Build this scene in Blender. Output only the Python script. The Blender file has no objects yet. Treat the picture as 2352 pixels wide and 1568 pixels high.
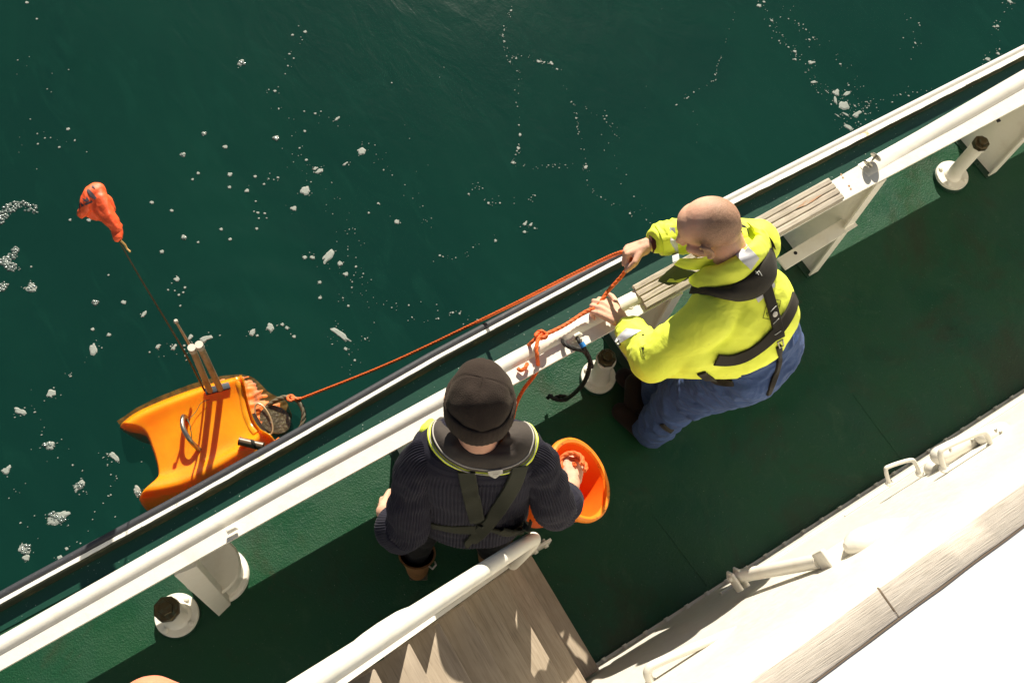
import bpy, bmesh, math, random
import numpy as np
from mathutils import Vector, Matrix, noise
from mathutils.bvhtree import BVHTree
random.seed(7); rng = np.random.default_rng(7)
R = math.radians
SC = bpy.context.scene
COL = SC.collection

# ------------------------------------------------------------------ camera
# World frame: X runs forward along the ship, Y outboard over the water, Z up,
# z = 0 on the side deck.  Camera held out over the side deck from the deck above.
F = 2287.0; CAMH = 4.2
_n = np.array([-200., -960., -F]); _n /= np.linalg.norm(_n)
_up = -_n
_r = np.array([1., 0, 0]); _r -= _r.dot(_up)*_up; _r /= np.linalg.norm(_r)
_u = np.cross(_up, _r); _az = R(31)
XA = math.cos(_az)*_r + math.sin(_az)*_u
YA = np.cross(_up, XA)

def P(x, y, z):
    """survey: the world point at height z seen at photo position (x, y) (2352 px wide plate)"""
    v = np.array([x-1176., 784.-y, -F]); t = (CAMH-z)/(-v.dot(_up))
    return Vector((v.dot(XA)*t, v.dot(YA)*t, z))

cam = bpy.data.cameras.new('camera'); camo = bpy.data.objects.new('camera', cam); COL.objects.link(camo)
camo.matrix_world = Matrix(((XA[0], XA[1], XA[2], 0), (YA[0], YA[1], YA[2], 0), (_up[0], _up[1], _up[2], CAMH), (0, 0, 0, 1)))
cam.lens = F/2352*36; cam.sensor_width = 36; cam.clip_start = 0.05; cam.clip_end = 400
SC.camera = camo

# ------------------------------------------------------------------ light
SUN_EL, SUN_AZ = 32.5, 57.5          # azimuth measured from +X towards +Y
W = bpy.data.worlds.new('World'); SC.world = W; W.use_nodes = True
nt = W.node_tree; bg = nt.nodes['Background']
sky = nt.nodes.new('ShaderNodeTexSky'); sky.sky_type = 'NISHITA'; sky.sun_disc = False
sky.sun_elevation = R(SUN_EL); sky.sun_rotation = R(90-SUN_AZ)
nt.links.new(sky.outputs[0], bg.inputs[0]); bg.inputs[1].default_value = 0.034
sun = bpy.data.lights.new('sun', 'SUN'); suno = bpy.data.objects.new('sun', sun); COL.objects.link(suno)
sun.energy = 5.0; sun.angle = R(0.5); sun.color = (1.0, 0.92, 0.77)
sd = Vector((math.cos(R(SUN_EL))*math.cos(R(SUN_AZ)), math.cos(R(SUN_EL))*math.sin(R(SUN_AZ)), math.sin(R(SUN_EL))))
suno.rotation_euler = (-sd).to_track_quat('-Z', 'Y').to_euler(); suno.location = (3, 6, 6)
SC.view_settings.view_transform = 'Standard'; SC.view_settings.look = 'None'
SC.view_settings.exposure = 0.80; SC.view_settings.gamma = 1.0; SC.view_settings.use_curve_mapping = False
SC.render.engine = 'CYCLES'
SC.cycles.max_bounces = 6; SC.cycles.transparent_max_bounces = 8; SC.cycles.caustics_reflective = False
SC.cycles.caustics_refractive = False

# ------------------------------------------------------------------ helpers
def props(o, label=None, cat=None, group=None, kind=None):
    if label: o['label'] = label
    if cat: o['category'] = cat
    if group: o['group'] = group
    if kind: o['kind'] = kind
    return o
def thing(name, loc, label, cat, group=None):
    o = bpy.data.objects.new(name, None); COL.objects.link(o); o.location = loc; o.empty_display_size = .1
    return props(o, label, cat, group)
def link(name, me, m, parent=None, smooth=True):
    """link a mesh given in world coordinates as one object, child of parent"""
    o = bpy.data.objects.new(name, me); COL.objects.link(o)
    if m is not None:
        me.materials.clear()
        for q in (m if isinstance(m, (list, tuple)) else [m]): me.materials.append(q)
    if smooth: me.polygons.foreach_set('use_smooth', [True]*len(me.polygons))
    if parent is not None:
        w = worldloc(parent); o.parent = parent
        me.transform(Matrix.Translation(-w))
    return o
def worldloc(o):
    w = Vector(o.location)
    while o.parent is not None: o = o.parent; w += Vector(o.location)
    return w
def mesh(verts, faces):
    me = bpy.data.meshes.new('m'); me.from_pydata([tuple(v) for v in verts], [], [tuple(int(i) for i in f) for f in faces]); me.update()
    return me
def own_origin(o):
    """put a top-level mesh's origin at the middle of its base"""
    co = np.empty(len(o.data.vertices)*3); o.data.vertices.foreach_get('co', co); co = co.reshape(-1, 3)
    c = Vector(((co[:,0].min()+co[:,0].max())/2, (co[:,1].min()+co[:,1].max())/2, co[:,2].min()))
    o.data.transform(Matrix.Translation(-c)); o.location = c
    return o
class MB:
    def __init__(s): s.v = []; s.f = []
    def add(s, v, f):
        n = len(s.v); s.v += [Vector(q) for q in v]; s.f += [tuple(i+n for i in q) for q in f]; return s
    def box(s, a, b, M=None):
        (x0, y0, z0), (x1, y1, z1) = a, b
        v = [Vector(q) for q in ((x0,y0,z0),(x1,y0,z0),(x1,y1,z0),(x0,y1,z0),(x0,y0,z1),(x1,y0,z1),(x1,y1,z1),(x0,y1,z1))]
        if M is not None: v = [M @ q for q in v]
        return s.add(v, [(0,3,2,1),(4,5,6,7),(0,1,5,4),(1,2,6,5),(2,3,7,6),(3,0,4,7)])
    def tube(s, pts, r, n=12, cap=True, flat=1.0, upv=None, twist=0):
        pts = [Vector(p) for p in pts]; m = len(pts)
        rs = r if isinstance(r, (list, tuple, np.ndarray)) else [r]*m
        T = [(pts[min(i+1, m-1)]-pts[max(i-1, 0)]).normalized() for i in range(m)]
        u = Vector(upv) if upv is not None else (Vector((0,0,1)) if abs(T[0].z) < .9 else Vector((1,0,0)))
        u = (u - T[0]*u.dot(T[0])).normalized(); v0 = len(s.v)
        for i in range(m):
            u = (u - T[i]*u.dot(T[i])).normalized(); w = T[i].cross(u)
            for k in range(n):
                a = 2*math.pi*k/n + twist*i
                s.v.append(pts[i] + (u*math.cos(a)*flat + w*math.sin(a))*rs[i])
        for i in range(m-1):
            for k in range(n):
                a = v0+i*n+k; b = v0+i*n+(k+1) % n
                s.f.append((a, b, b+n, a+n))
        if cap:
            s.f.append(tuple(v0+k for k in range(n))[::-1]); s.f.append(tuple(v0+(m-1)*n+k for k in range(n)))
        return s
    def lathe(s, prof, c, n=32, M=None, cap=True):
        """prof: (r, z) pairs about the axis through c"""
        v0 = len(s.v); c = Vector(c)
        for (r, z) in prof:
            for k in range(n):
                a = 2*math.pi*k/n; q = Vector((r*math.cos(a), r*math.sin(a), z))
                s.v.append(c + (M @ q if M is not None else q))
        for i in range(len(prof)-1):
            for k in range(n):
                a = v0+i*n+k; b = v0+i*n+(k+1) % n; s.f.append((a, b, b+n, a+n))
        if cap:
            s.f.append(tuple(v0+k for k in range(n))[::-1]); s.f.append(tuple(v0+(len(prof)-1)*n+k for k in range(n)))
        return s
    def prism(s, poly, d):
        """polygon (3D points) extruded by vector d"""
        n = len(poly); d = Vector(d)
        v = [Vector(p) for p in poly]; v += [p+d for p in v]
        f = [tuple(range(n))[::-1], tuple(range(n, 2*n))] + [(i, (i+1) % n, n+(i+1) % n, n+i) for i in range(n)]
        return s.add(v, f)
    def build(s, name, m, parent=None, smooth=False, bevel=0, seg=2, auto=None):
        me = mesh(s.v, s.f)
        bm = bmesh.new(); bm.from_mesh(me); bmesh.ops.recalc_face_normals(bm, faces=bm.faces)
        if bevel:
            ed = [e for e in bm.edges if len(e.link_faces) == 2 and e.calc_face_angle(0) > R(35)]
            bmesh.ops.bevel(bm, geom=ed, offset=bevel, segments=seg, affect='EDGES', profile=.6, clamp_overlap=True)
        bm.to_mesh(me); bm.free()
        o = link(name, me, m, parent, smooth or bool(bevel))
        if smooth or bevel: me.set_sharp_from_angle(angle=R(40 if auto is None else auto))
        return o
def crom(pts, n):
    """Catmull-Rom through points, n samples"""
    pts = [np.array(p, float) for p in pts]; m = len(pts)-1; out = []
    for i in range(n):
        t = i/(n-1)*m; k = min(int(t), m-1); t -= k
        p0, p1, p2, p3 = pts[max(k-1, 0)], pts[k], pts[k+1], pts[min(k+2, m)]
        out.append(.5*((2*p1)+(p2-p0)*t+(2*p0-5*p1+4*p2-p3)*t*t+(3*p1-p0-3*p2+p3)*t**3))
    return out
def px(pts):
    """list of (x, y, z) survey readings -> world points"""
    return [P(*q) for q in pts]
def grid_mesh(G, close=False):
    n, m = len(G), len(G[0]); v = [q for row in G for q in row]; f = []
    for i in range(n-1):
        for j in range(m-1): f.append((i*m+j, i*m+j+1, (i+1)*m+j+1, (i+1)*m+j))
    return v, f
def nz(p, s=1.0, o=0.0):
    return noise.noise(Vector((p[0]*s+o, p[1]*s+o*1.7, p[2]*s-o)))
def evalmesh(o):
    dg = bpy.context.evaluated_depsgraph_get(); return bpy.data.meshes.new_from_object(o.evaluated_get(dg))
def blob(prims, voxel=.006, smooth=3, fac=.5):
    """one continuous skin over tapered capsules ('c', p0, r0, p1, r1) and ellipsoids ('e', centre, radii, 3x3)"""
    mb = MB()
    for q in prims:
        if q[0] == 'c':
            _, a, ra, b, rb = q; a, b = Vector(a), Vector(b); d = (b-a); L = max(d.length, 1e-5); d /= L
            pts, rs = [], []
            for k in range(7):
                t = math.pi/2*k/6; pts.append(a-d*ra*math.cos(t)); rs.append(max(ra*math.sin(t), 1e-4))
            for k in range(7):
                t = math.pi/2*k/6; pts.append(b+d*rb*math.sin(t)); rs.append(max(rb*math.cos(t), 1e-4))
            u = Vector((0,0,1)) if abs(d.z) < .9 else Vector((1,0,0))
            u = (u-d*u.dot(d)).normalized(); w = d.cross(u); n = 20; v = []; f = []
            for p, r in zip(pts, rs):
                v += [p+(u*math.cos(2*math.pi*k/n)+w*math.sin(2*math.pi*k/n))*r for k in range(n)]
            for i in range(len(pts)-1):
                for k in range(n): f.append((i*n+k, i*n+(k+1) % n, (i+1)*n+(k+1) % n, (i+1)*n+k))
            f += [tuple(range(n))[::-1], tuple((len(pts)-1)*n+k for k in range(n))]
            mb.add(v, f)
        else:
            _, c, rad, M = q; n = 24; v = []; f = []; c = Vector(c)
            for i in range(15):
                t = math.pi*(i+.02)/14.04
                for k in range(n):
                    a = 2*math.pi*k/n
                    loc = Vector((rad[0]*math.sin(t)*math.cos(a), rad[1]*math.sin(t)*math.sin(a), rad[2]*math.cos(t)))
                    v.append(c+(M @ loc if M is not None else loc))
            for i in range(14):
                for k in range(n): f.append((i*n+k, (i+1)*n+k, (i+1)*n+(k+1) % n, i*n+(k+1) % n))
            f += [tuple(range(n)), tuple(14*n+k for k in range(n))[::-1]]
            mb.add(v, f)
    me = mesh(mb.v, mb.f); bm = bmesh.new(); bm.from_mesh(me); bmesh.ops.recalc_face_normals(bm, faces=bm.faces); bm.to_mesh(me); bm.free()
    o = bpy.data.objects.new('tmp', me); COL.objects.link(o)
    md = o.modifiers.new('r', 'REMESH'); md.mode = 'VOXEL'; md.voxel_size = voxel; md.adaptivity = 0
    if smooth:
        ms = o.modifiers.new('s', 'SMOOTH'); ms.factor = fac; ms.iterations = smooth
    out = evalmesh(o); bpy.data.objects.remove(o); return out
def displace(me, fn):
    me.update(); n = len(me.vertices)
    co = np.empty(n*3); me.vertices.foreach_get('co', co); co = co.reshape(-1, 3)
    no = np.empty(n*3); me.vertex_normals.foreach_get('vector', no); no = no.reshape(-1, 3)
    d = np.array([fn(c, q) for c, q in zip(co, no)])
    me.vertices.foreach_set('co', (co+no*d[:, None]).ravel()); me.update()
def bvh(me):
    return BVHTree.FromPolygons([v.co.copy() for v in me.vertices], [tuple(p.vertices) for p in me.polygons])
CAMP = Vector((0, 0, CAMH))
def drape(tree, x, y, zdef, off=.004):
    """point on a body's surface found along a survey ray, lifted off by a few millimetres"""
    d = (P(x, y, 0)-CAMP).normalized(); h = tree.ray_cast(CAMP, d)
    if h[0] is None: return P(x, y, zdef), Vector((0, 0, 1))
    nn = h[1] if h[1].dot(d) < 0 else -h[1]
    return h[0]+nn*off, nn
def strap(name, tree, path, width, m, parent, zdef=1.2, off=.006, n=28, thick=.0025, wid2=None, tube_like=False):
    """webbing that lies on a body: centre line surveyed, width in metres, follows the surface"""
    c = crom([(a, b, 0) for a, b in path], n); ctr = []; nor = []
    for q in c:
        p, nn = drape(tree, q[0], q[1], zdef, off); ctr.append(p); nor.append(nn)
    for _ in range(3):
        ctr = [ctr[0]]+[(ctr[i-1]+ctr[i]*2+ctr[i+1])/4 for i in range(1, n-1)]+[ctr[-1]]
        nor = [nor[0]]+[(nor[i-1]+nor[i]*2+nor[i+1]).normalized() for i in range(1, n-1)]+[nor[-1]]
    mb = MB(); rows = []
    for i in range(n):
        t = (ctr[min(i+1, n-1)]-ctr[max(i-1, 0)]).normalized(); s = t.cross(nor[i]).normalized()
        w = width if wid2 is None else width+(wid2-width)*i/(n-1)
        rows.append([ctr[i]+s*w*k/2+nor[i]*(thick if abs(k) < 1 else 0) for k in (-1, -.9, 0, .9, 1)] + [ctr[i]-nor[i]*.006+s*w/2, ctr[i]-nor[i]*.006-s*w/2])
    v = [q for r_ in rows for q in r_]; f = []; K = 7
    for i in range(n-1):
        for k in range(K): f.append((i*K+k, i*K+(k+1) % K, (i+1)*K+(k+1) % K, (i+1)*K+k))
    f += [tuple(range(K))[::-1], tuple((n-1)*K+k for k in range(K))]
    return MB().add(v, f).build(name, m, parent, smooth=True)

# ------------------------------------------------------------------ materials
def lin(c): return tuple(c)+(1,)
class Mat:
    def __init__(s, name, base, rough=.5, metal=0, spec=.5, coat=0):
        s.m = bpy.data.materials.new(name); s.m.use_nodes = True; s.t = s.m.node_tree; s.N = s.t.nodes; s.b = s.N['Principled BSDF']
        s.b.inputs['Base Color'].default_value = lin(base); s.b.inputs['Roughness'].default_value = rough
        s.b.inputs['Metallic'].default_value = metal; s.b.inputs['Specular IOR Level'].default_value = spec
        s.b.inputs['Coat Weight'].default_value = coat; s.cur = None; s.base = base; s.co = None; s.lastn = None
    def coord(s, scale=(1,1,1), rot=(0,0,0)):
        g = s.N.new('ShaderNodeNewGeometry'); mp = s.N.new('ShaderNodeMapping'); mp.inputs['Scale'].default_value = scale
        mp.inputs['Rotation'].default_value = rot
        # object-space-like coordinates: world position is fine, nothing here moves
        s.t.links.new(g.outputs['Position'], mp.inputs['Vector']); return mp.outputs[0]
    def noise(s, scale, detail=4, rough=.55, stretch=(1,1,1), rot=(0,0,0), dist=0):
        n = s.N.new('ShaderNodeTexNoise'); n.inputs['Scale'].default_value = scale; n.inputs['Detail'].default_value = detail
        n.inputs['Roughness'].default_value = rough; n.inputs['Distortion'].default_value = dist
        s.t.links.new(s.coord(stretch, rot), n.inputs['Vector']); return n.outputs['Fac']
    def voro(s, scale, feature='F1', stretch=(1,1,1)):
        n = s.N.new('ShaderNodeTexVoronoi'); n.feature = feature; n.inputs['Scale'].default_value = scale
        s.t.links.new(s.coord(stretch), n.inputs['Vector']); return n.outputs['Distance']
    def ramp(s, src, lo, hi, a=0., b=1.):
        r = s.N.new('ShaderNodeMapRange'); r.inputs['From Min'].default_value = lo; r.inputs['From Max'].default_value = hi
        r.inputs['To Min'].default_value = a; r.inputs['To Max'].default_value = b
        s.t.links.new(src, r.inputs['Value']); return r.outputs[0]
    def math(s, op, a, b):
        r = s.N.new('ShaderNodeMath'); r.operation = op
        for i, q in enumerate((a, b)):
            if isinstance(q, (int, float)): r.inputs[i].default_value = q
            else: s.t.links.new(q, r.inputs[i])
        return r.outputs[0]
    def mixcol(s, fac, col):
        mx = s.N.new('ShaderNodeMix'); mx.data_type = 'RGBA'
        if isinstance(fac, (int, float)): mx.inputs['Factor'].default_value = fac
        else: s.t.links.new(fac, mx.inputs['Factor'])
        if s.cur is None: mx.inputs['A'].default_value = lin(s.base)
        else: s.t.links.new(s.cur, mx.inputs['A'])
        mx.inputs['B'].default_value = lin(col); s.cur = mx.outputs['Result']
        s.t.links.new(s.cur, s.b.inputs['Base Color']); return s
    def bump(s, src, dist, strength=1.0):
        b = s.N.new('ShaderNodeBump'); b.inputs['Distance'].default_value = dist; b.inputs['Strength'].default_value = strength
        s.t.links.new(src, b.inputs['Height'])
        if s.lastn is not None: s.t.links.new(s.lastn, b.inputs['Normal'])
        s.lastn = b.outputs[0]; s.t.links.new(s.lastn, s.b.inputs['Normal']); return s
    def rough(s, src, lo, hi, a, b):
        s.t.links.new(s.ramp(src, lo, hi, a, b), s.b.inputs['Roughness']); return s

def paint(name, base, rough=.35, dirt=(.35,.26,.15), amt=.5):
    m = Mat(name, base, rough)
    m.mixcol(m.ramp(m.noise(9, 6, .7), .52, .8, 0, amt), dirt)
    m.mixcol(m.ramp(m.noise(60, 5, .75), .68, .74, 0, amt), tuple(c*.35 for c in dirt))
    m.bump(m.noise(22, 5, .6), .0022, .6); m.bump(m.noise(150, 3, .5), .0005, .5)
    m.rough(m.noise(30, 3), .3, .7, rough-.08, rough+.15)
    return m.m
WHITE = paint('cream_white_paint', (.80, .765, .68), .36, (.50, .40, .26), .30)
TOPW = paint('bright_top_paint', (.84, .835, .80), .4, (.7, .62, .5), .10)
WALL = paint('white_deckhouse_paint', (.71, .68, .61), .4, (.60, .50, .36), .22)
m = Mat('green_deck_paint', (.0090, .056, .024), .52, spec=.26)
m.mixcol(m.ramp(m.noise(2.2, 6, .65), .42, .68, 0, .55), (.012, .050, .034))
m.mixcol(m.ramp(m.noise(5.5, 7, .75, dist=.8), .56, .72, 0, .45), (.035, .085, .045))
m.mixcol(m.ramp(m.noise(1.7, 6, .7, dist=.6), .52, .66, 0, .65), (.022, .030, .013))
m.mixcol(m.ramp(m.noise(170, 2, .6), .72, .75, 0, .8), (.30, .33, .28))
m.mixcol(m.ramp(m.noise(60, 5, .8, (.12, 1, 1), (0, 0, .4)), .66, .72, 0, .35), (.045, .085, .055))
m.mixcol(m.ramp(m.noise(3.5, 6, .8, dist=1.5), .62, .70, 0, .5), (.040, .038, .022))
m.bump(m.voro(130), .0014, .7); m.bump(m.noise(260, 4, .7), .0011, .8); m.bump(m.noise(14, 4, .6), .003, .5)
m.rough(m.noise(5, 4), .35, .65, .30, .60)
DECK = m.m
m = Mat('wet_shade_green', (.010, .052, .034), .3, spec=.5)  # dark teal holds the lip's shade in the colour, with wet droplet specks
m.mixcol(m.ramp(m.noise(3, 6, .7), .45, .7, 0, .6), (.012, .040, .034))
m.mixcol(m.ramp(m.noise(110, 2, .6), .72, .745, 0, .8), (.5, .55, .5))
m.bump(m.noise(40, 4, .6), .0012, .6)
LIPSHADE = m.m
m = Mat('mossy_lip', (.018, .024, .012), .6)
m.mixcol(m.ramp(m.noise(18, 6, .75, (.25, 1, 1)), .5, .64, 0, .8), (.10, .085, .035))
m.mixcol(m.ramp(m.noise(30, 5, .8, (.3, 1, 1)), .64, .7, 0, .8), (.35, .25, .09))
m.bump(m.noise(60, 4, .7), .003); LIP = m.m
m = Mat('chalky_edge_paint', (.80, .79, .73), .5)
m.mixcol(m.ramp(m.noise(45, 6, .8, (.35, 1, 1)), .60, .66, 0, .85), (.06, .07, .05))
m.mixcol(m.ramp(m.noise(7, 4, .7), .66, .72, 0, .7), (.5, .27, .06))
m.bump(m.noise(70, 5, .75), .0025); EDGE = m.m
# rubber fender: bare black aft, worn white overpaint forward
m = Mat('rubber_fender', (.028, .030, .038), .62)
g = m.N.new('ShaderNodeNewGeometry'); sx = m.N.new('ShaderNodeSeparateXYZ'); m.t.links.new(g.outputs['Position'], sx.inputs[0])
pn = m.noise(24, 7, .8, (.3, 1, 1)); prog = m.ramp(sx.outputs['X'], 1.2, 3.0, -.28, .50)
m.mixcol(m.ramp(m.math('ADD', pn, prog), .60, .66, 0, .92), (.60, .58, .55))
m.mixcol(m.ramp(m.noise(60, 5, .8, (.5, 1, 1)), .6, .7, 0, .25), (.30, .30, .30))
m.bump(m.noise(80, 5, .7, (.4, 1, 1)), .002); RUBBER = m.m
HULL = paint('hull_green', (.012, .045, .028), .35, (.03, .04, .02), .4)
def wood(name, a, b, dark, stretch, sc=1.0, rough=.7, groove=.0016):
    m = Mat(name, a, rough, spec=.3)
    gr = m.noise(26*sc, 7, .65, stretch, dist=.6); g2 = m.noise(120*sc, 4, .6, stretch)
    m.mixcol(m.ramp(gr, .38, .66), b); m.mixcol(m.ramp(g2, .50, .68, 0, .75), dark)
    m.mixcol(m.ramp(m.noise(5, 4, .6), .5, .75, 0, .5), tuple(c*.7 for c in b))
    oi = m.N.new('ShaderNodeObjectInfo'); m.mixcol(m.ramp(oi.outputs['Random'], 0, 1, 0, .38), tuple(c*.62 for c in a))
    m.mixcol(m.ramp(m.noise(2.6, 3, .6), .5, .7, 0, .35), tuple(min(1, c*1.25) for c in a))
    m.bump(g2, groove, .8); m.bump(gr, groove, .6); return m.m
TREADW = wood('brown_teak_tread', (.43, .355, .27), (.33, .265, .195), (.22, .17, .12), (1, .05, 1), 2.2, .6, .0006)
SLATW = wood('weathered_slat', (.52, .46, .38), (.40, .34, .27), (.10, .075, .05), (.05, 1, 1), 1.6, .8, .003)
CAPW = wood('bleached_cap_plank', (.76, .68, .58), (.70, .61, .51), (.44, .38, .30), (.04, 1, 1), 3.2, .8, .0016)
m = Mat('tarnished_bronze', (.085, .062, .032), .45, metal=.75)
m.mixcol(m.ramp(m.noise(40, 5, .7), .5, .68, 0, .6), (.10, .16, .13)); m.bump(m.noise(90, 4, .7), .0015); BRONZE = m.m
m = Mat('galvanised', (.42, .40, .34), .42, metal=.85); m.mixcol(m.ramp(m.noise(70, 4, .7), .5, .7, 0, .5), (.16, .12, .07)); GALV = m.m
BLACKHOLE = Mat('dark_gap', (.01, .01, .01), .9).m
m = Mat('plank_shade_brown', (.16, .12, .085), .9); PLANKSHADE = m.m  # brown that paints in the shadow line along the cap plank

# ------------------------------------------------------------------ sea
# surface: a thin clear film mixed with turbid green, over an opaque deep layer
m = Mat('sea_surface', (.0030, .020, .015), .11, spec=.38)
m.mixcol(m.ramp(m.noise(.8, 5, .6), .4, .65, 0, .6), (.002, .015, .012))
m.bump(m.noise(2.2, 5, .5, (1, .6, 1), (0, 0, .6), 1.2), .009, .6); m.bump(m.noise(9, 4, .55, (1, .5, 1), (0, 0, .9), .8), .0055, .6); m.bump(m.noise(26, 3, .5, (1, .35, 1), (0, 0, 1.1), .6), .0016, .5)
mo = m.N['Material Output']; mixs = m.N.new('ShaderNodeMixShader'); tr = m.N.new('ShaderNodeBsdfTransparent')
tr.inputs[0].default_value = (.62, .80, .66, 1); mixs.inputs[0].default_value = .50
m.t.links.new(tr.outputs[0], mixs.inputs[1]); m.t.links.new(m.b.outputs[0], mixs.inputs[2]); m.t.links.new(mixs.outputs[0], mo.inputs['Surface'])
SEA = m.m
m = Mat('deep_green_water', (.031, .142, .138), .9, spec=0); m.mixcol(m.ramp(m.noise(.55, 4, .6, (1, .45, 1), (0, 0, .7), 1.0), .40, .62, 0, 1), (.024, .112, .118)); m.mixcol(m.ramp(m.noise(2.4, 4, .6, (1, .35, 1), (0, 0, .9), 1.5), .55, .72, 0, .6), (.040, .165, .165)); DEEP = m.m
ZW = -1.0
def seaheight(x, y):
    d = math.hypot(x+.0, y-2.0)
    h = .005*math.sin(1.9*x+1.3*y)+.0035*math.sin(-3.1*x+2.3*y+1)+.0015*math.sin(5*x+4*y)
    if d < 2.2: h += .0050*(.4+nz((x, y, 0), 1.4))*math.sin(d*24+2.5*nz((x, y, 3), .9))*math.exp(-((d-.95)/.55)**2)
    return h
xs = np.concatenate([np.linspace(-60, -4.2, 12), np.linspace(-4, 8, 301), np.linspace(8.4, 80, 14)])
ys = np.concatenate([np.linspace(1.2, 7, 146), np.linspace(7.4, 90, 16)])
G = [[(x, y, ZW+(seaheight(x, y) if y < 7.2 and -4.2 < x < 8.2 else 0)) for x in xs] for y in ys]
v, f = grid_mesh(G); props(link('water', mesh(v, f), SEA), 'dark green sea surface with small ripples beside the ship', 'sea', kind='structure')
v, f = grid_mesh([[(-60, -8, -5.5), (80, -8, -5.5)], [(-60, 90, -5.5), (80, 90, -5.5)]])
props(link('deep_water', mesh(v, f), DEEP), 'turbid green depth below the sea surface', 'sea', kind='structure')

# foam: flat flecks, bubble clusters, drifting lines of specks
m = Mat('sea_foam', (.31, .33, .30), .7, spec=.2); m.mixcol(m.ramp(m.noise(90, 4, .7), .45, .65, 0, .6), (.20, .24, .21)); FOAM = m.m
m = Mat('foam_bubbles', (.15, .18, .165), .12, spec=.7); m.mixcol(m.ramp(m.voro(230), .1, .5, .75, .0), (.02, .06, .045)); BUBBLE = m.m
fm = MB()
def fleck(x, y, rpx, el=1.0, rot=0., irr=.35, mb=None):
    mb = fm if mb is None else mb
    c = P(x, y, ZW); z = ZW+seaheight(c.x, c.y)+.004; s = (CAMH-ZW)/math.cos(R(30))/F*rpx
    n = max(6, min(26, int(rpx*2.4)+6)); ph = random.random()*9
    ring = []; inn = []
    for k in range(n):
        a = 2*math.pi*k/n; rr = s*(1+irr*nz((math.cos(a)*1.3, math.sin(a)*1.3, ph), 1.0)+irr*.5*nz((math.cos(a)*3.4, math.sin(a)*3.4, ph), 1.0))
        q = Vector((rr*math.cos(a)*el, rr*math.sin(a)/el, 0)); q.rotate(Matrix.Rotation(rot+R(31), 3, 'Z'))
        ring.append(Vector((c.x, c.y, z-.003))+q); inn.append(Vector((c.x, c.y, z+.0003))+q*.7)
    v = ring+inn; f = [(k, (k+1) % n, n+(k+1) % n, n+k) for k in range(n)]+[tuple(n+k for k in range(n))]
    mb.add(v, f)
big = [(700,438,11,1.0,1.2),(674,478,6,1,0),(733,392,7,1.3,-.4),(724,387,5,1.2,-.4),(830,347,9,1.0,.3),(793,376,5,1.5,-.3),(775,273,5,1.5,-.2),
 (753,588,13,1.45,0),(781,604,6,1.2,1),(718,590,5,1,0),(700,590,5,1,0),(785,770,13,2.0,1.45),(794,629,5,1,0),(734,647,4,1,0),(735,684,4,1,0),
 (473,777,10,1.4,-.7),(437,775,6,1.4,0),(215,803,10,1.5,.8),(117,906,9,1.0,.5),(48,945,9,1.5,1.6),(131,1190,15,1.5,-.5),(113,1023,9,1,0),
 (182,1117,10,1.3,.0),(264,1050,9,1.6,1.2),(318,1130,9,1.4,1.0),(58,1262,11,1,0),(60,1281,6,1,0),(140,1284,6,1.2,1.5),(72,660,10,1.1,1.4),
 (911,509,6,1.2,0),(868,467,3,1,0),(1158,97,3,1,0),(1157,62,2,1,0),(620,750,8,1.2,.8),(648,745,4,1,0),(660,752,4,1,0),(580,762,7,1.4,.2),
 (675,772,4,1,0),(590,1000-230,3,1,0),(364,797,5,1.4,.1),(400,798,6,1.3,0),(331,724,6,1.4,.2),(406,642,6,1,0),
 (1940,240,13,1.1,.3),(1922,212,9,1.1,0),(1946,215,8,1.4,-.3),(1970,260,10,1.4,-.4),(1920,228,7,1.8,.5),(1948,290,9,1.6,1.4),(1944,262,6,1.8,1.4),
 (1925,265,4,2,1.3),(1870,188,6,1.4,-.9),(1826,118,5,1,0),(1864,143,7,1.3,-.8),(1827,136,4,1,0),(1744,14,6,1.1,0),(1754,6,4,1,0),(1772,48,4,1,0),
 (2290,62,5,1,0),(2318,6,7,1.3,1.3),(2268,138,7,1,0),(2292,125,5,1,0),(2303,133,5,1.1,0),(2261,156,6,1.3,-.5),(1206,515,5,1.4,0),
 (1219,517,4,1.4,0),(1228,525,3,1,0),(1204,534,4,1,0),(1238,143,5,1.6,-1),(1250,145,3,1.3,0),(1266,145,4,1.3,0),(1280,160,3,1,0),(1345,385,5,1.3,0),
 (1191,342,4,1,0),(1178,376,4,1,0),(862,895,4,1.0,0),(858,930,4,1.6,-.5),(702,985,6,1.8,0),(795,800,4,1,0),(15,1080,8,1.2,0),(553,146,8,1.3,0),
 (1100,736,3,1,0),(1056,720,3,1.3,0),(1040,718,3,1,0)]
for q in big:
    fleck(*(tuple(q)+(.5,)))
    for k in range(int(q[2]*.45)):
        a = random.random()*6.28; rr = q[2]*(1.0+abs(random.gauss(0, .7))); fleck(q[0]+rr*math.cos(a)*1.3, q[1]+rr*math.sin(a), .5+random.random()*1.3, 1.2, a, .5)
small = [(155,295,4),(135,337,3),(86,330,2.5),(420,356,6),(469,307,5),(517,338,5),(455,398,4),(442,412,3.5),(528,401,5.5),(527,430,4),(567,438,5),
 (634,317,6),(586,405,4),(349,465,4.5),(395,484,4),(508,527,4),(422,545,6),(528,550,4),(455,557,3),(372,578,4.5),(219,695,6),(284,694,5),(213,757,4),
 (252,770,4),(587,462,2.5),(638,407,3),(606,423,3),(583,485,2),(701,75,4.5),(672,82,3.5),(665,126,3),(662,153,2.5),(632,211,4),(618,208,2),
 (592,488,3.5),(608,489,3),(590,525,3.5),(594,501,2.5),(612,500,2),(700,302,3.5),(688,340,2.5),(703,367,3.5),(724,262,3),(737,257,2),(699,257,2.5),(62,8,4.5),
 (85,45,3),(160,504,3.5),(204,505,5),(71,612,2.5),(249,632,2.5),(386,666,2.5),(411,678,3),(402,668,2),(421,672,2.5),(425,661,3),(414,702,2.5),(800,702,3)]
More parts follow.
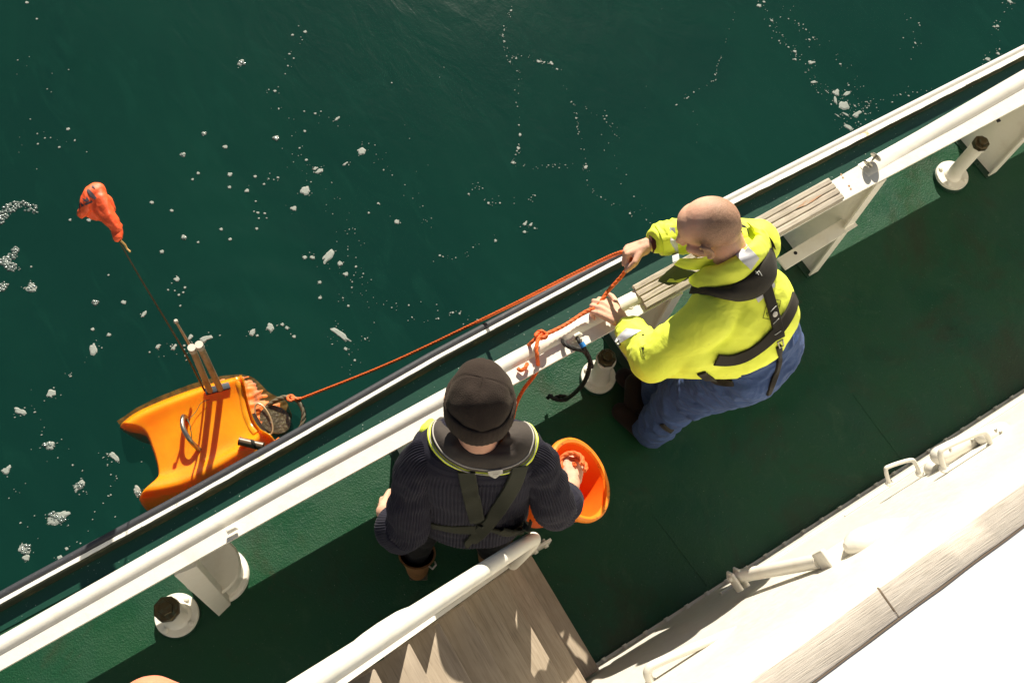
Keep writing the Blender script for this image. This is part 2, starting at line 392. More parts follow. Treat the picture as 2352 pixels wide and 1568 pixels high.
for q in small: fleck(q[0], q[1], q[2], 1, 0, .4)
lines = [([(1188,0),(1160,60),(1158,100),(1172,140),(1192,175),(1186,240),(1193,300),(1192,350),(1176,376),(1240,385),(1300,378),(1345,388),(1352,430),(1400,468),(1440,480),(1455,500)], 150, 5),
 ([(1170,130),(1215,135),(1240,142),(1280,160),(1300,205),(1322,255),(1328,300),(1340,345),(1345,385)], 60, 4),
 ([(1322,240),(1362,262),(1390,270),(1410,300),(1420,320)], 24, 8), ([(1688,30),(1676,60),(1668,90),(1650,150),(1640,185),(1600,210),(1548,245)], 42, 3),
 ([(1740,10),(1772,45),(1780,80),(1800,100),(1825,120),(1850,160),(1870,190),(1890,212)], 70, 13), ([(1800,20),(1830,60),(1850,80),(1900,110),(1950,165),(1980,195)], 60, 22),
 ([(1900,200),(1950,240),(1990,240),(2040,225),(2090,210),(2140,205)], 70, 10), ([(1915,225),(1945,290),(1975,275),(2010,240)], 60, 22),
 ([(2330,0),(2290,60),(2285,110),(2265,150),(2235,170)], 34, 9), ([(2075,30),(2105,60),(2090,120),(2120,90)], 22, 20),
 ([(980,595),(1020,592),(1060,590),(1100,560),(1140,550)], 26, 6), ([(1080,470),(1080,440),(1100,430),(1120,470),(1150,465),(1200,460),(1230,455)], 42, 8),
 ([(600,420),(670,360),(690,300),(640,200),(700,70)], 46, 24), ([(690,340),(760,440),(800,530),(820,640),(780,720),(760,800)], 90, 34),
 ([(740,260),(860,360),(930,440),(990,520)], 40, 24), ([(790,640),(900,700),(1000,720),(1080,730)], 50, 26), ([(860,770),(800,820),(860,900)], 26, 24),
 ([(30,130),(100,210),(60,330),(200,330)], 30, 40), ([(150,860),(180,850),(215,800),(250,770)], 16, 5), ([(70,900),(120,1010),(200,1090),(290,1010)], 36, 45),
 ([(30,1100),(140,1250),(220,1200)], 30, 40), ([(240,1040),(270,1090),(250,1140),(200,1210)], 26, 14), ([(360,780),(420,820),(330,800)], 16, 22),
 ([(1380,300),(1440,440),(1500,520),(1540,560)], 26, 14), ([(900,60),(1000,200),(880,320),(960,420)], 14, 60), ([(1480,60),(1560,260),(1600,330)], 12, 60)]
for pts, n, sp in lines:
    c = crom([(a, b, 0) for a, b in pts], 200)
    for k in range(int(n*.72)):
        q = c[random.randrange(200)]; g1, g2 = random.gauss(0, sp*.55), random.gauss(0, sp*.55)
        fleck(q[0]+g1, q[1]+g2, .55+abs(random.gauss(0, .75))+(1.6 if random.random() < .06 else 0), 1+random.random()*.3, random.random()*3, .3)
o = fm.build('sea_foam', FOAM, None, smooth=False)
props(own_origin(o), 'scattered pale flecks and lines of foam drifting on the green water', 'foam', kind='stuff')
# frothy clusters made of many small bubble domes
bb = MB()
def dome(c, r):
    n = 8; v = []; f = []
    for i, t in enumerate((90, 62, 30)):
        t = R(t); v += [Vector((c.x+r*math.sin(t)*math.cos(2*math.pi*k/n), c.y+r*math.sin(t)*math.sin(2*math.pi*k/n), c.z+r*.75*math.cos(t))) for k in range(n)]
    v.append(Vector((c.x, c.y, c.z+r*.75)))
    for i in range(2):
        f += [(i*n+k, i*n+(k+1) % n, (i+1)*n+(k+1) % n, (i+1)*n+k) for k in range(n)]
    f += [(2*n+k, 2*n+(k+1) % n, 3*n) for k in range(n)]; bb.add(v, f)
clusters = [([(-6,505),(18,480),(42,470),(78,480)], 14, 130), ([(-8,598),(10,600),(38,572)], 13, 90), ([(10,605),(38,618)], 11, 50), ([(2,662),(8,655)], 12, 40), ([(72,655),(74,666)], 8, 30),
 ([(122,1182),(140,1195)], 12, 60), ([(58,1255),(58,1270)], 10, 45), ([(176,1117),(188,1116)], 8, 26), ([(105,1020),(118,1026)], 7, 24), ([(550,146),(558,147)], 6, 18),
 ([(219,694),(219,696)], 6, 16), ([(469,306),(469,308)], 5, 12), ([(420,356),(421,357)], 5, 12), ([(634,317),(634,318)], 6, 14), ([(422,545),(423,546)], 5, 12), ([(318,1128),(320,1136)], 6, 20)]
for pts, w, n in clusters:
    c = crom([(a, b, 0) for a, b in pts], 60)
    for k in range(int(n*1.25)):
        q = c[random.randrange(60)]; a = random.random()*6.28; rr = w*math.sqrt(random.random())
        p = P(q[0]+rr*math.cos(a), q[1]+rr*math.sin(a)*.75, ZW); p.z = ZW+seaheight(p.x, p.y)
        dome(p, random.choice((.0035, .005, .005, .007, .010)))
o = bb.build('bubble_froth', BUBBLE, None, smooth=True)
props(own_origin(o), 'frothy bubble clusters floating on the water at the left', 'foam', kind='stuff')

# ------------------------------------------------------------------ ship: deck, hull edge, fender
def hy(x):   # outboard edge of the hull in plan
    return float(np.interp(x, [-6, -2.4, -1.13, -.37, .19, .84, 1.8, 2.6, 9], [1.20, 1.33, 1.385, 1.40, 1.42, 1.45, 1.465, 1.465, 1.44]))
X0, X1 = -3.2, 8.0
XS = list(np.linspace(X0, X1, 90))
def sweep(name, sect, m, parent, xs=XS, smooth=False, closed=True, kind=None, auto=35):
    """sweep a closed (dy, z) section along the ship; sect(x) -> list of (y, z)"""
    v = []; n = len(sect(xs[0]))
    for x in xs: v += [Vector((x, y, z)) for y, z in sect(x)]
    f = []
    for i in range(len(xs)-1):
        for k in range(n if closed else n-1): f.append((i*n+k, i*n+(k+1) % n, (i+1)*n+(k+1) % n, (i+1)*n+k))
    if closed: f += [tuple(range(n))[::-1], tuple((len(xs)-1)*n+k for k in range(n))]
    mb = MB(); mb.v = v; mb.f = f
    return mb.build(name, m, parent, smooth=smooth, auto=auto)
v = []; f = []
nx, ny = 120, 16
G = [[(x, -.30+(hy(x)-.055+.30)*j/ny, 0) for x in np.linspace(X0, X1, nx)] for j in range(ny+1)]
v, f = grid_mesh(G)
props(link('deck', mesh(v, f), DECK, None, False), 'non-slip green painted side deck', 'deck', kind='structure')
G = [[(x, 1.262+(hy(x)-.045-1.262)*j/3, .004) for x in np.linspace(X0, X1, nx)] for j in range(4)]  # thin sheet over the deck edge, painting in the shadow strip beside the lip
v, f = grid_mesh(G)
props(link('lip_shade_strip', mesh(v, f), LIPSHADE, None, False), 'wet green strip along the deck edge, coloured dark for the lip shadow', 'lip_shade_strip', kind='structure')
for k, (a_, b_) in enumerate(((P(1500, 1180, 0), P(1625, 1345, 0)), (P(1960, 905, 0), P(2075, 1060, 0)), (P(760, 1270, 0), P(850, 1400, 0)))):
    mbw = MB(); mbw.tube([Vector((a_.x+(b_.x-a_.x)*t+.0015*nz((t*20, k, 1)), a_.y+(b_.y-a_.y)*t, .0005)) for t in np.linspace(0, 1, 40)], .0045, 6, flat=.4)
    props(mbw.build('weld_seam', DECK, None, smooth=True), None, None, None, 'structure')
hull = thing('ship_hull', (1, 1.4, -1), 'green ship hull side with chalky white deck edge and worn rubbing fender', 'hull')
sweep('side_plating', lambda x: [(hy(x)-.10, -.012), (hy(x)-.012, -.012), (hy(x)-.03, -1.4), (hy(x)-.12, -1.4)], HULL, hull)
sweep('edge_lip', lambda x: [(hy(x)-.052, -.01), (hy(x)-.044, .046), (hy(x)-.040, .051), (hy(x)-.034, .049), (hy(x)-.034, -.01)], LIP, hull)
def ww(x): return float(np.interp(x, [1.4, 3.2], [0, .010]))
def jit(x, s): return .0025*nz((x*s, 3.1, 0))
sweep('white_edge', lambda x: [(hy(x)-.034+jit(x, 14), -.01), (hy(x)-.036+jit(x, 14)-ww(x), .053), (hy(x)-.020, .053), (hy(x)-.018, -.01)], EDGE, hull, xs=list(np.linspace(X0, X1, 420)))
def fend(x):
    r = .0175; c = hy(x)-.002
    return [(c-r, -.03), (c-r, .032)]+[(c+r*math.cos(R(t)), .036+.018*math.sin(R(t))) for t in (170, 140, 110, 80, 50, 20, 0)]+[(c+r, -.03)]
sweep('rubbing_fender', fend, RUBBER, hull, smooth=True)

# ------------------------------------------------------------------ bulwark: top plate, tube, plating, stays
BW = thing('bulwark_rail', (1, 1, 0), 'cream bulwark with round top tube, flat ledge, stays and an open freeing gap below', 'railing')
ZT = .83
def yo(x): return float(np.interp(x, [-3.2, -1, 0, .94, 1.5, 2.1, 3.6, 8], [.95, 1.005, 1.035, 1.045, 1.035, 1.04, 1.095, 1.22]))
def yi(x): return float(np.interp(x, [-3.2, -1, 0, .94, 1.5, 2.5, 3.5, 8], [.86, .903, .922, .930, .935, .953, .95, .93]))
sweep('ledge_plate', lambda x: [(yi(x), ZT-.012), (yi(x), ZT), (yo(x)-.004, ZT), (yo(x)-.004, ZT-.012)], WHITE, BW)
sweep('plating', lambda x: [(yi(x)+.050, ZT-.013), (yi(x)+.062, ZT-.013), (yi(x)+.275, .200), (yi(x)+.263, .190)], WHITE, BW)
def tube_sec(x, rr=None):
    r = .033 if x < 2.4 else float(np.interp(x, [2.4, 3.2, 4.2], [.033, .042, .046])); c = yo(x)-r
    return [(c+r*math.cos(R(t)), ZT-r*.62+r*math.sin(R(t))) for t in range(0, 360, 15)]
tb = MB()
for (a, b) in ((X0, 1.49), (2.86, X1)):
    xs = list(np.linspace(a, b, 60)); v = []; n = 24
    if a > 2:   # tapers down on to the plate
        xs = list(np.linspace(2.62, b, 80))
    for x in xs:
        s = 1 if a < 2 else min(1, max(.12, (x-2.60)/.5))
        sec = tube_sec(x); c = yo(x)-.033*1
        v += [Vector((x, y, ZT+.001+(z-ZT)*s)) for y, z in sec]
    f = [(i*n+k, i*n+(k+1) % n, (i+1)*n+(k+1) % n, (i+1)*n+k) for i in range(len(xs)-1) for k in range(n)]
    f += [tuple(range(n))[::-1], tuple((len(xs)-1)*n+k for k in range(n))]
    tb.add(v, f)
tb.build('top_tube', WHITE, BW, smooth=True)
# stays: transverse web standing on the deck with a flat bar on its inner edge
def stay(x):
    a, b = yi(x)+.268, .945
    mb = MB(); poly = [(x, a, .0), (x, b, .0), (x, b-.004, .02), (x, b+.004, .45), (x, yi(x)+.006, ZT-.012), (x, yi(x)+.055, ZT-.012), (x, yi(x)+.262, .20)]
    mb.prism(poly, (.010, 0, 0)); o = mb.build('stay_plate', WHITE, BW, bevel=.002)
    fb = MB(); pts = [(b-.006, .01), (b+.002, .45), (yi(x)+.004, ZT-.013)]
    for (y0, z0), (y1, z1) in zip(pts[:-1], pts[1:]):
        fb.add([(x-.022, y0, z0), (x+.032, y0, z0), (x+.032, y1, z1), (x-.022, y1, z1), (x-.022, y0-.008, z0), (x+.032, y0-.008, z0), (x+.032, y1-.008, z1), (x-.022, y1-.008, z1)],
               [(0,1,2,3),(7,6,5,4),(0,4,5,1),(1,5,6,2),(2,6,7,3),(3,7,4,0)])
    fb.build('stay_flange', WHITE, BW, smooth=False)
for x in (-1.75, .50, 1.615, 2.66, 3.85, 5.05): stay(x)
mb = MB(); mb.prism([P(503, 1415, 0), P(530, 1388, 0), P(452, 1300, .76), P(400, 1322, .76)], (.012, .03, 0)); mb.build('raking_stay', WHITE, BW, bevel=.003)
# dark pads under the stays, painting in the contact shadow at each foot
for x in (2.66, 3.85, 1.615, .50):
    MB().box((x-.035, .93, .001), (x+.03, yi(x)+.27, .006)).build('foot_shadow_pad', HULL, BW)
# weathered slats let into the ledge amidships
for k in range(4):
    w = .0255; y0 = .938+k*.0272
    xs = np.linspace(1.475+.004*(k % 2), 2.455, 50); v = []; n = 6
    for x in xs:
        e = .0016*nz((x*22, k*3, 1)); yb = y0+(x-1.47)*.017
        v += [Vector(q) for q in ((x, yb, ZT+.001), (x, yb+e, ZT+.016), (x, yb+.004, ZT+.020+e), (x, yb+w-.004, ZT+.020-e), (x, yb+w+e, ZT+.016), (x, yb+w, ZT+.001))]
    f = [(i*n+j, i*n+(j+1) % n, (i+1)*n+(j+1) % n, (i+1)*n+j) for i in range(len(xs)-1) for j in range(n)]
    f += [tuple(range(n))[::-1], tuple((len(xs)-1)*n+j for j in range(n))]
    mb = MB(); mb.v = v; mb.f = f; mb.build('slat', SLATW, BW, smooth=False)
rust = Mat('rust_streak', (.40, .16, .05), .8); rust.mixcol(rust.ramp(rust.noise(60, 5, .7, (.3, 1, 1)), .45, .6), (.45, .36, .27))
a = P(1845, 470, ZT+.0215)
MB().prism([P(1828, 479, ZT+.0213), P(1850, 462, ZT+.0213), P(1888, 447, ZT+.0213), P(1868, 462, ZT+.0213), P(1850, 472, ZT+.0213)], (0, 0, .0008)).build('rust_stain', rust.m, BW)
for (x, y) in ((1932, 401), (1936, 408), (1950, 427), (1954, 434)):
    p = P(x, y, ZT); MB().lathe([(.0042, 0), (.0042, .0015)], p, 10).build('rivet_hole', rust.m, BW)
p = P(1447, 702, ZT); mb = MB()
mb.tube([p+Vector((.012*math.cos(t), .012*math.sin(t), .001)) for t in np.linspace(0, 5.6, 16)], .0018, 6); mb.build('weld_ring', WHITE, BW, smooth=True)
# small lug standing on the tube aft
p = P(535, 1220, ZT+.02); MB().prism([p+Vector(q) for q in ((-.02, 0, -.01), (.02, 0, -.01), (.014, 0, .028), (-.016, 0, .030))], (0, .010, 0)).build('lug', WHITE, BW, bevel=.003)
p = P(1325, 775, ZT+.02); MB().prism([p+Vector(q) for q in ((-.03, 0, -.01), (.03, 0, -.01), (.012, 0, .022), (-.012, 0, .022))], (0, .010, 0)).build('lug', WHITE, BW, bevel=.003)
# step bar between the stays
zb = .46
A = [P(1795, 606, zb), P(1960, 505, zb), P(1975, 445, zb+.14)]
st = MB()
def flatbar(mb, a, b, w, t):
    d = (b-a).normalized(); s = d.cross(Vector((0, 0, 1))).normalized()*w/2; u = Vector((0, 0, t))
    mb.add([a-s, a+s, b+s, b-s, a-s-u, a+s-u, b+s-u, b-s-u], [(0,1,2,3),(7,6,5,4),(0,4,5,1),(1,5,6,2),(2,6,7,3),(3,7,4,0)])
flatbar(st, A[0], A[1], .062, .012); st.build('step_bar', WHITE, BW, bevel=.002)
st = MB(); flatbar(st, A[1]+Vector((.004, .004, 0)), A[2], .05, .010); st.build('bar_bracket', WHITE, BW, bevel=.002)
MB().lathe([(.0085, 0), (.0085, .0012)], P(1827, 581, zb+.0004), 14).build('bolt_hole', BLACKHOLE, BW)
MB().prism([P(2280, 265, .70), P(2286, 264, .70), P(2297, 280, .66), P(2291, 282, .66)], (.004, 0, .004)).build('drain_slot', BLACKHOLE, BW)

# shackle standing on the ledge
sp = P(2004, 368, ZT+.03); sh = thing('shackle', P(2004, 374, ZT), 'small galvanised two disc fitting standing on the ledge by the slats', 'fitting')
ax = (P(2013, 357, ZT+.04)-P(1994, 378, ZT+.02)).normalized(); Mx = ax.to_track_quat('Z', 'Y').to_matrix()
c1, c2 = P(2012, 360, ZT+.035), P(1994, 376, ZT+.026)
MB().lathe([(.003, -.004), (.025, -.003), (.026, 0), (.022, .004), (.004, .007)], c1, 24, Mx).build('disc', GALV, sh, smooth=True)
MB().lathe([(.003, -.006), (.020, -.004), (.023, 0), (.022, .003), (.004, .004)], c2, 24, Mx).build('disc', GALV, sh, smooth=True)
MB().tube([c1, c2], .005, 10).build('pin', GALV, sh, smooth=True)

# ------------------------------------------------------------------ deck pipes with bronze caps
def deck_pipe(base, rf, rp, h, rc, label, lean=0, hexa=True, bolts=4):
    t = thing('deck_pipe', base, label, 'deck pipe', 'capped pipes standing through the side deck')
    b = Vector(base)
    MB().lathe([(rf*1.04, 0), (rf*1.04, .012), (rf*1.0, .022)], b, 40).build('pad', HULL, t, smooth=True)
    MB().lathe([(rf, .022), (rf, .034), (rf*.975, .038), (rp*1.35, .038), (rp*1.22, .048), (rp*1.02, .055)], b, 48).build('flange', WHITE, t, smooth=True)
    MB().lathe([(rp*1.15, .05), (rp, .062), (rp, h-.045), (rp*1.12, h-.043), (rp*1.12, h-.03), (rp*.98, h-.028)], b, 32).build('pipe', WHITE, t, smooth=True)
    n = 8 if hexa else 24
    cp = MB().lathe([(rc*.92, h-.03), (rc, h-.024), (rc, h-.004), (rc*.9, h)], b, n); 
    cp.lathe([(rc*.62, h), (rc*.58, h+.014), (rc*.5, h+.017)], b, 6); cp.build('cap', BRONZE, t, bevel=.001)
    for k in range(bolts):
        a = 2*math.pi*(k+.35)/bolts
        MB().lathe([(.011, .038), (.011, .045), (.008, .047)], b+Vector((math.cos(a)*(rf*.80), math.sin(a)*(rf*.80), 0)), 8).build('bolt', WHITE, t, smooth=True)
    return t
deck_pipe(P(410, 1414, 0), .086, .044, .21, .050, 'squat white deck pipe with brown hexagonal cap at the lower left')
deck_pipe(P(1372, 870, 0), .080, .040, .27, .041, 'white deck pipe with dark cap between the black rope and the hi-vis man')
deck_pipe(P(2180, 410, 0), .084, .034, .33, .040, 'tall white deck pipe with green tarnished cap at the upper right')
# mooring bollard half under the ledge aft
bo = thing('bollard', P(508, 1318, 0), 'stout white bollard with a dished top half under the ledge', 'bollard')
c = P(508, 1322, 0)
MB().lathe([(.114, 0), (.114, .02), (.108, .028), (.10, .03)], c, 40).build('base_flange', WHITE, bo, smooth=True)
MB().lathe([(.095, .03), (.095, .16), (.112, .19), (.115, .215), (.108, .228), (.096, .226), (.05, .219), (.01, .218)], c, 44).build('drum', WHITE, bo, smooth=True)

# ------------------------------------------------------------------ deckhouse side with its fittings
DH = thing('deckhouse', (1.5, -.1, 0), 'white sloping deckhouse side topped by a bleached wooden cap rail', 'deckhouse')
prof = [(-.05, 0), (-.055, .05), (-.062, .12), (-.085, .35), (-.13, .80), (-.185, 1.30), (-.215, 1.74), (-.235, 1.775), (-.30, 1.78)]
DX0, DX1 = -1.2, 6.5
def dskew(x, z):   # the side draws slightly inboard aft as it rises
    return (x-1.5)*.028*(z/1.8)
v = []; xs = np.linspace(DX0, DX1, 60)
for x in xs: v += [Vector((x, y+dskew(x, z), z)) for y, z in prof]
n = len(prof); f = [(i*n+k, i*n+k+1, (i+1)*n+k+1, (i+1)*n+k) for i in range(len(xs)-1) for k in range(n-1)]
mb = MB(); mb.v = v; mb.f = f; o = mb.build('side_panel', WALL, DH, smooth=True)
def wally(z, x=1.5): return float(np.interp(z, [p[1] for p in prof], [p[0] for p in prof]))+dskew(x, z)
# top platform behind the cap rail, with a low moulded ridge
v = []; ridge = [(-.285, 1.799), (-.5, 1.800), (-.70, 1.800), (-.72, 1.804), (-.76, 1.804), (-.78, 1.800), (-.95, 1.800), (-.97, 1.794), (-1.2, 1.794), (-1.22, 1.800), (-2.4, 1.800)]
for x in xs: v += [Vector((x, y+dskew(x, 1.8), z)) for y, z in ridge]
n = len(ridge); f = [(i*n+k, i*n+k+1, (i+1)*n+k+1, (i+1)*n+k) for i in range(len(xs)-1) for k in range(n-1)]
mb = MB(); mb.v = v; mb.f = f; mb.build('top_panel', TOPW, DH, smooth=True)
# cap planks with a butt joint
def plank(x0, x1):
    mb = MB(); xs = np.linspace(x0, x1, 40); v = []; n = 6
    for x in xs:
        s = dskew(x, 1.8); e = .0012*nz((x*20, 9, 2))
        v += [Vector((x, y+s, z)) for y, z in ((-.222, 1.782), (-.218+e, 1.800), (-.223, 1.8045), (-.297, 1.8045), (-.301+e*2, 1.802), (-.300, 1.760))]
    mb.v = v; mb.f = [(i*n+k, i*n+(k+1) % n, (i+1)*n+(k+1) % n, (i+1)*n+k) for i in range(39) for k in range(n)]+[tuple(range(n))[::-1], tuple(39*n+k for k in range(n))]
    mb.build('cap_plank', CAPW, DH, smooth=True)
sweep('plank_shade_line', lambda x: [(-.300+dskew(x, 1.8), 1.7990), (-.300+dskew(x, 1.8), 1.8012), (-.3065+dskew(x, 1.8)+.002*nz((x*9, 1, 5)), 1.8012), (-.3065+dskew(x, 1.8), 1.7990)], PLANKSHADE, DH, xs=list(np.linspace(DX0, DX1, 200)))  # narrow strip coloured as the plank's edge shadow on the top panel
jx = P(2020, 1357, 1.8).x
plank(DX0, jx-.003); plank(jx+.003, 3.4); plank(3.406, DX1)
# bolts along the foot of the side
for i in range(24):
    x = .80+i*.104; MB().tube([(x, wally(.03)-.004, .03), (x, wally(.03)+.016, .03)], .010, 8).build('bolt', WALL, DH, smooth=True)
MB().box((DX0, -.052, .0), (DX1, -.040, .012)).build('foot_strip', WALL, DH)
# seams and rails
for (x0, x1, z, r) in ((1.3, 3.6, .24, .006), (1.9, 3.6, .32, .004)):
    MB().tube([(x, wally(z, x)+.004, z) for x in np.linspace(x0, x1, 20)], r, 8).build('seam', WALL, DH, smooth=True)
def onw(x, y, off=0., it=8):
    """survey point on the deckhouse side"""
    z = .5
    for _ in range(30):
        p = P(x, y, z); e = p.y-(wally(z, p.x)+off)
        z = max(0, min(1.75, z+e*3))
    return P(x, y, z)
# hinged strut in its lugs
strut = thing('stowed_strut', onw(1790, 1320), 'white hinged strut stowed along the deckhouse side', 'strut')
a, b = P(1700, 1322, .66), P(1882, 1288, 1.06)
MB().tube([a, b], .024, 20).build('bar', WHITE, strut, smooth=True)
lug = MB(); 
for dx in (0, .028):
    q = [Vector((a.x-.035+dx, a.y-.045, a.z-.03)), Vector((a.x-.035+dx, a.y+.02, a.z-.035)), Vector((a.x-.035+dx, a.y+.038, a.z)), Vector((a.x-.035+dx, a.y+.02, a.z+.035)), Vector((a.x-.035+dx, a.y-.045, a.z+.035))]
    lug.prism(q, (.008, 0, 0))
lug.build('hinge_lug', WHITE, strut, bevel=.002)
MB().tube([a+Vector((-.045, .008, 0)), a+Vector((.012, .008, 0))], .009, 10).build('hinge_pin', WHITE, strut, smooth=True)
bl = MB(); c = P(1893, 1288, 1.10); bl.box((c.x-.006, c.y-.06, c.z-.05), (c.x+.012, c.y+.035, c.z+.035)); bl.box((c.x+.012, c.y-.05, c.z-.04), (c.x+.11, c.y+.022, c.z+.022)); bl.build('latch_block', WHITE, strut, bevel=.008, seg=3)
c0 = P(1942, 1258, 1.16); c1 = P(2100, 1200, 1.16)
fr = MB(); d = (c1-c0); 
for_pts = [c0+d*t for t in np.linspace(0, 1.5, 24)]
for_pts = [q+Vector((0, -.075*max(0, t-.35)**1.3/.57, 0)) for q, t in zip(for_pts, np.linspace(0, 1, 24))]
fr.tube(for_pts, [.016, .032, .040, .044]+[.045]*20, 24, flat=.9); fr.build('fairing', WALL, strut, smooth=True)
# grab handles
def handle(p, q, h, r, label, off):
    t = thing('grab_handle', p, label, 'handle', 'looped handles on the deckhouse side')
    pts = crom([p, p+Vector((.005, h*.8, h*.5)), p+(q-p)*.18+Vector((0, h, h*.62)), p+(q-p)*.82+Vector((0, h, h*.62)), q+Vector((-.005, h*.8, h*.5)), q], 30)
    MB().tube(pts, r, 12).build('loop', WALL, t, smooth=True)
    for s in (p, q): MB().lathe([(r*1.9, -.004), (r*1.9, .004), (r*1.3, .006)], s, 14).build('foot', WALL, t, smooth=True)
handle(P(2042, 1108, .62), P(2112, 1086, .62), .055, .008, 'thin white looped handle left of the vent covers', 0)
handle(P(2168, 1074, .90), P(2278, 1026, .90), .06, .010, 'thick white looped handle over the vent cover', 0)
handle(P(1500, 1575, 1.0), P(1760, 1470, 1.0), .06, .014, 'long white tube handle at the bottom edge of the frame', 0)
# moulded vent covers
def cover(x0, y0, x1, y1, z, w, h, label):
    a, b = P(x0, y0, z), P(x1, y1, z); t = thing('vent_cover', (a+b)/2-Vector((0, .02, .05)), label, 'vent cover', 'moulded covers on the deckhouse side')
    prims = [('c', a, w, b, w), ('c', a+Vector((0, -.07, -.02)), w, b+Vector((0, -.07, -.02)), w), ('c', a+Vector((.0, -.03, -.09)), w, b+Vector((0, -.03, -.09)), w)]
    link('shell', blob(prims, .007, 6), WALL, t)
    for p in (a+Vector((.03, .0, w-.002)), b+Vector((-.03, .0, w-.002))): MB().lathe([(.006, 0), (.006, .004), (.003, .006)], p, 8).build('screw', GALV, t, smooth=True)
cover(2158, 1046, 2235, 1008, .74, .036, .03, 'long low white moulded vent cover below the thick handle')
cover(2262, 1002, 2300, 990, .80, .036, .03, 'short white moulded vent cover at the right edge')
cl = thing('clamp', P(2330, 972, .5), 'small rusty clamp on the deckhouse side at the right edge', 'clamp')
c = P(2330, 976, .55); rm = Mat('rusty_clamp', (.45, .33, .22), .6); rm.mixcol(rm.ramp(rm.noise(50, 4, .7), .45, .6), (.30, .14, .06))
MB().box((c.x-.045, c.y-.06, c.z-.03), (c.x+.03, c.y+.0, c.z+.01)).build('plate', rm.m, cl, bevel=.003)
MB().tube([c+Vector((.02+.0*k, .02*math.sin(k), .02+.035*math.cos(k))) for k in np.linspace(-1.6, 1.6, 14)], .009, 10).build('eye', WHITE, cl, smooth=True)
MB().tube([c+Vector((-.035, -.02, .0)), c+Vector((-.035, -.02, .04))], .010, 10).build('stud', WHITE, cl, smooth=True)
# recessed box low on the side
rb = MB(); q0 = P(1640, 1487, 1.0); rb.box((q0.x-.03, q0.y-.10, q0.z-.03), (q0.x+.12, q0.y-.005, q0.z+.02)); rb.build('junction_box', WALL, DH, bevel=.006)
MB().box((q0.x+.01, q0.y-.05, q0.z+.021), (q0.x+.025, q0.y-.035, q0.z+.03)).build('catch', rm.m, DH)

# ------------------------------------------------------------------ stair
ST = thing('stair', (.4, .2, 0), 'steep stair of brown teak treads with a white tube handrail', 'stair')
NT = 11
for i in range(NT):
    x = .73-.105*i; z = .22+.22*i; y = .445-.03*i
    y1 = min(-.055, wally(min(z, 1.7), x)+.01)
    if z > 1.85: y1 = -.30
    MB().box((x-.175, y1, z-.03), (x, y-.004, z)).build('tread', TREADW, ST, bevel=.004)
mb = MB(); top = NT-1+.3
a = Vector((.73+.09, .45+.024, .22-.16)); b = Vector((.73-.105*top, .45-.03*top, .22+.22*top))
w = Vector((-.16, 0, 0)); s = Vector((0, .012, 0))
mb.add([a, a+w, b+w, b, a+s, a+w+s, b+w+s, b+s], [(0,1,2,3),(7,6,5,4),(0,4,5,1),(1,5,6,2),(2,6,7,3),(3,7,4,0)]); mb.build('stringer', WHITE, ST)
q = P(1244, 1250, .16)
MB().box((q.x-.14, q.y-.010, .10), (q.x+.04, q.y+.002, .19)).build('foot_plate', WHITE, ST, bevel=.002)
for dx in (.015, -.035): MB().tube([(q.x+dx, q.y-.02, .15), (q.x+dx, q.y+.016, .15)], .010, 8).build('bolt', WHITE, ST, smooth=True)
# handrail: rises with the stair, bends down to the stringer at its foot
hr = [Vector((.60, .415, .52)), Vector((.625, .408, .72)), Vector((.635, .403, .88)), Vector((.625, .400, .965)), Vector((.58, .388, 1.07))]
e = Vector((.58, .388, 1.07)); tgt = P(738, 1553, 2.3)
hr += [e+(tgt-e)*t for t in np.linspace(.06, 1.25, 20)]
hp = crom([hr[0], hr[1], hr[2], hr[3], hr[4]], 24)+hr[5:]
MB().tube(hp, .0235, 24).build('handrail', WHITE, ST, smooth=True)
gp = P(885, 1438, 1.9)
gl = [e+(tgt-e)*t+Vector((0, .016, 0)) for t in np.linspace(.66, .92, 12)]
MB().tube(gl, [.004, .008, .011, .013, .013, .013, .013, .012, .011, .009, .006, .004], 16).build('rail_bracket', WHITE, ST, smooth=True)
for t_ in ():
    p = e+(tgt-e)*t_; MB().tube([p, Vector((p.x-.02, p.y-.005, p.z-.62))], .020, 14).build('baluster', WHITE, ST, smooth=True)
# ------------------------------------------------------------------ materials for people and gear
def cloth(name, base, rough=.8, dark=None, fine=600, fd=.0006, wr=18, wd=.004, amt=.35):
    m = Mat(name, base, rough, spec=.25)
    m.mixcol(m.ramp(m.noise(6, 5, .65), .45, .7, 0, amt), dark or tuple(c*.75 for c in base))
    m.bump(m.noise(wr, 5, .6, dist=.8), wd, .7); m.bump(m.noise(fine, 2), fd, .8)
    m.b.inputs['Sheen Weight'].default_value = .04
    return m
m = cloth('hi_vis_yellow', (.88, .97, .095), .62, (.80, .90, .07), 500, .0003, 12, .004, .45)
m.mixcol(m.ramp(m.noise(34, 5, .75), .64, .74, 0, .45), (.34, .34, .08)); m.bump(m.noise(5, 3, .5, (1, 1, 1.6), dist=2.0), .014, .6); HIVIS = m.m
BLUEC = cloth('blue_dungarees', (.050, .088, .215), .8, (.028, .050, .135), 420, .0006, 16, .006); BLUEC.bump(BLUEC.noise(6, 3, .5, (1, 1, 2.4), dist=2.2), .020, .8); BLUEC.mixcol(BLUEC.ramp(BLUEC.noise(30, 5, .8), .62, .72, 0, .35), (.03, .04, .06)); BLUEC = BLUEC.m
BLACKC = cloth('black_webbing', (.028, .024, .018), .75, (.018, .016, .013), 700, .0008, 30, .001).m
STRAPG = cloth('olive_black_strap', (.030, .032, .020), .7, (.02, .022, .014), 700, .0008, 30, .001).m
COLLARC = cloth('charcoal_collar_cover', (.064, .053, .046), .8, (.03, .025, .022), 500, .0005, 22, .004).m
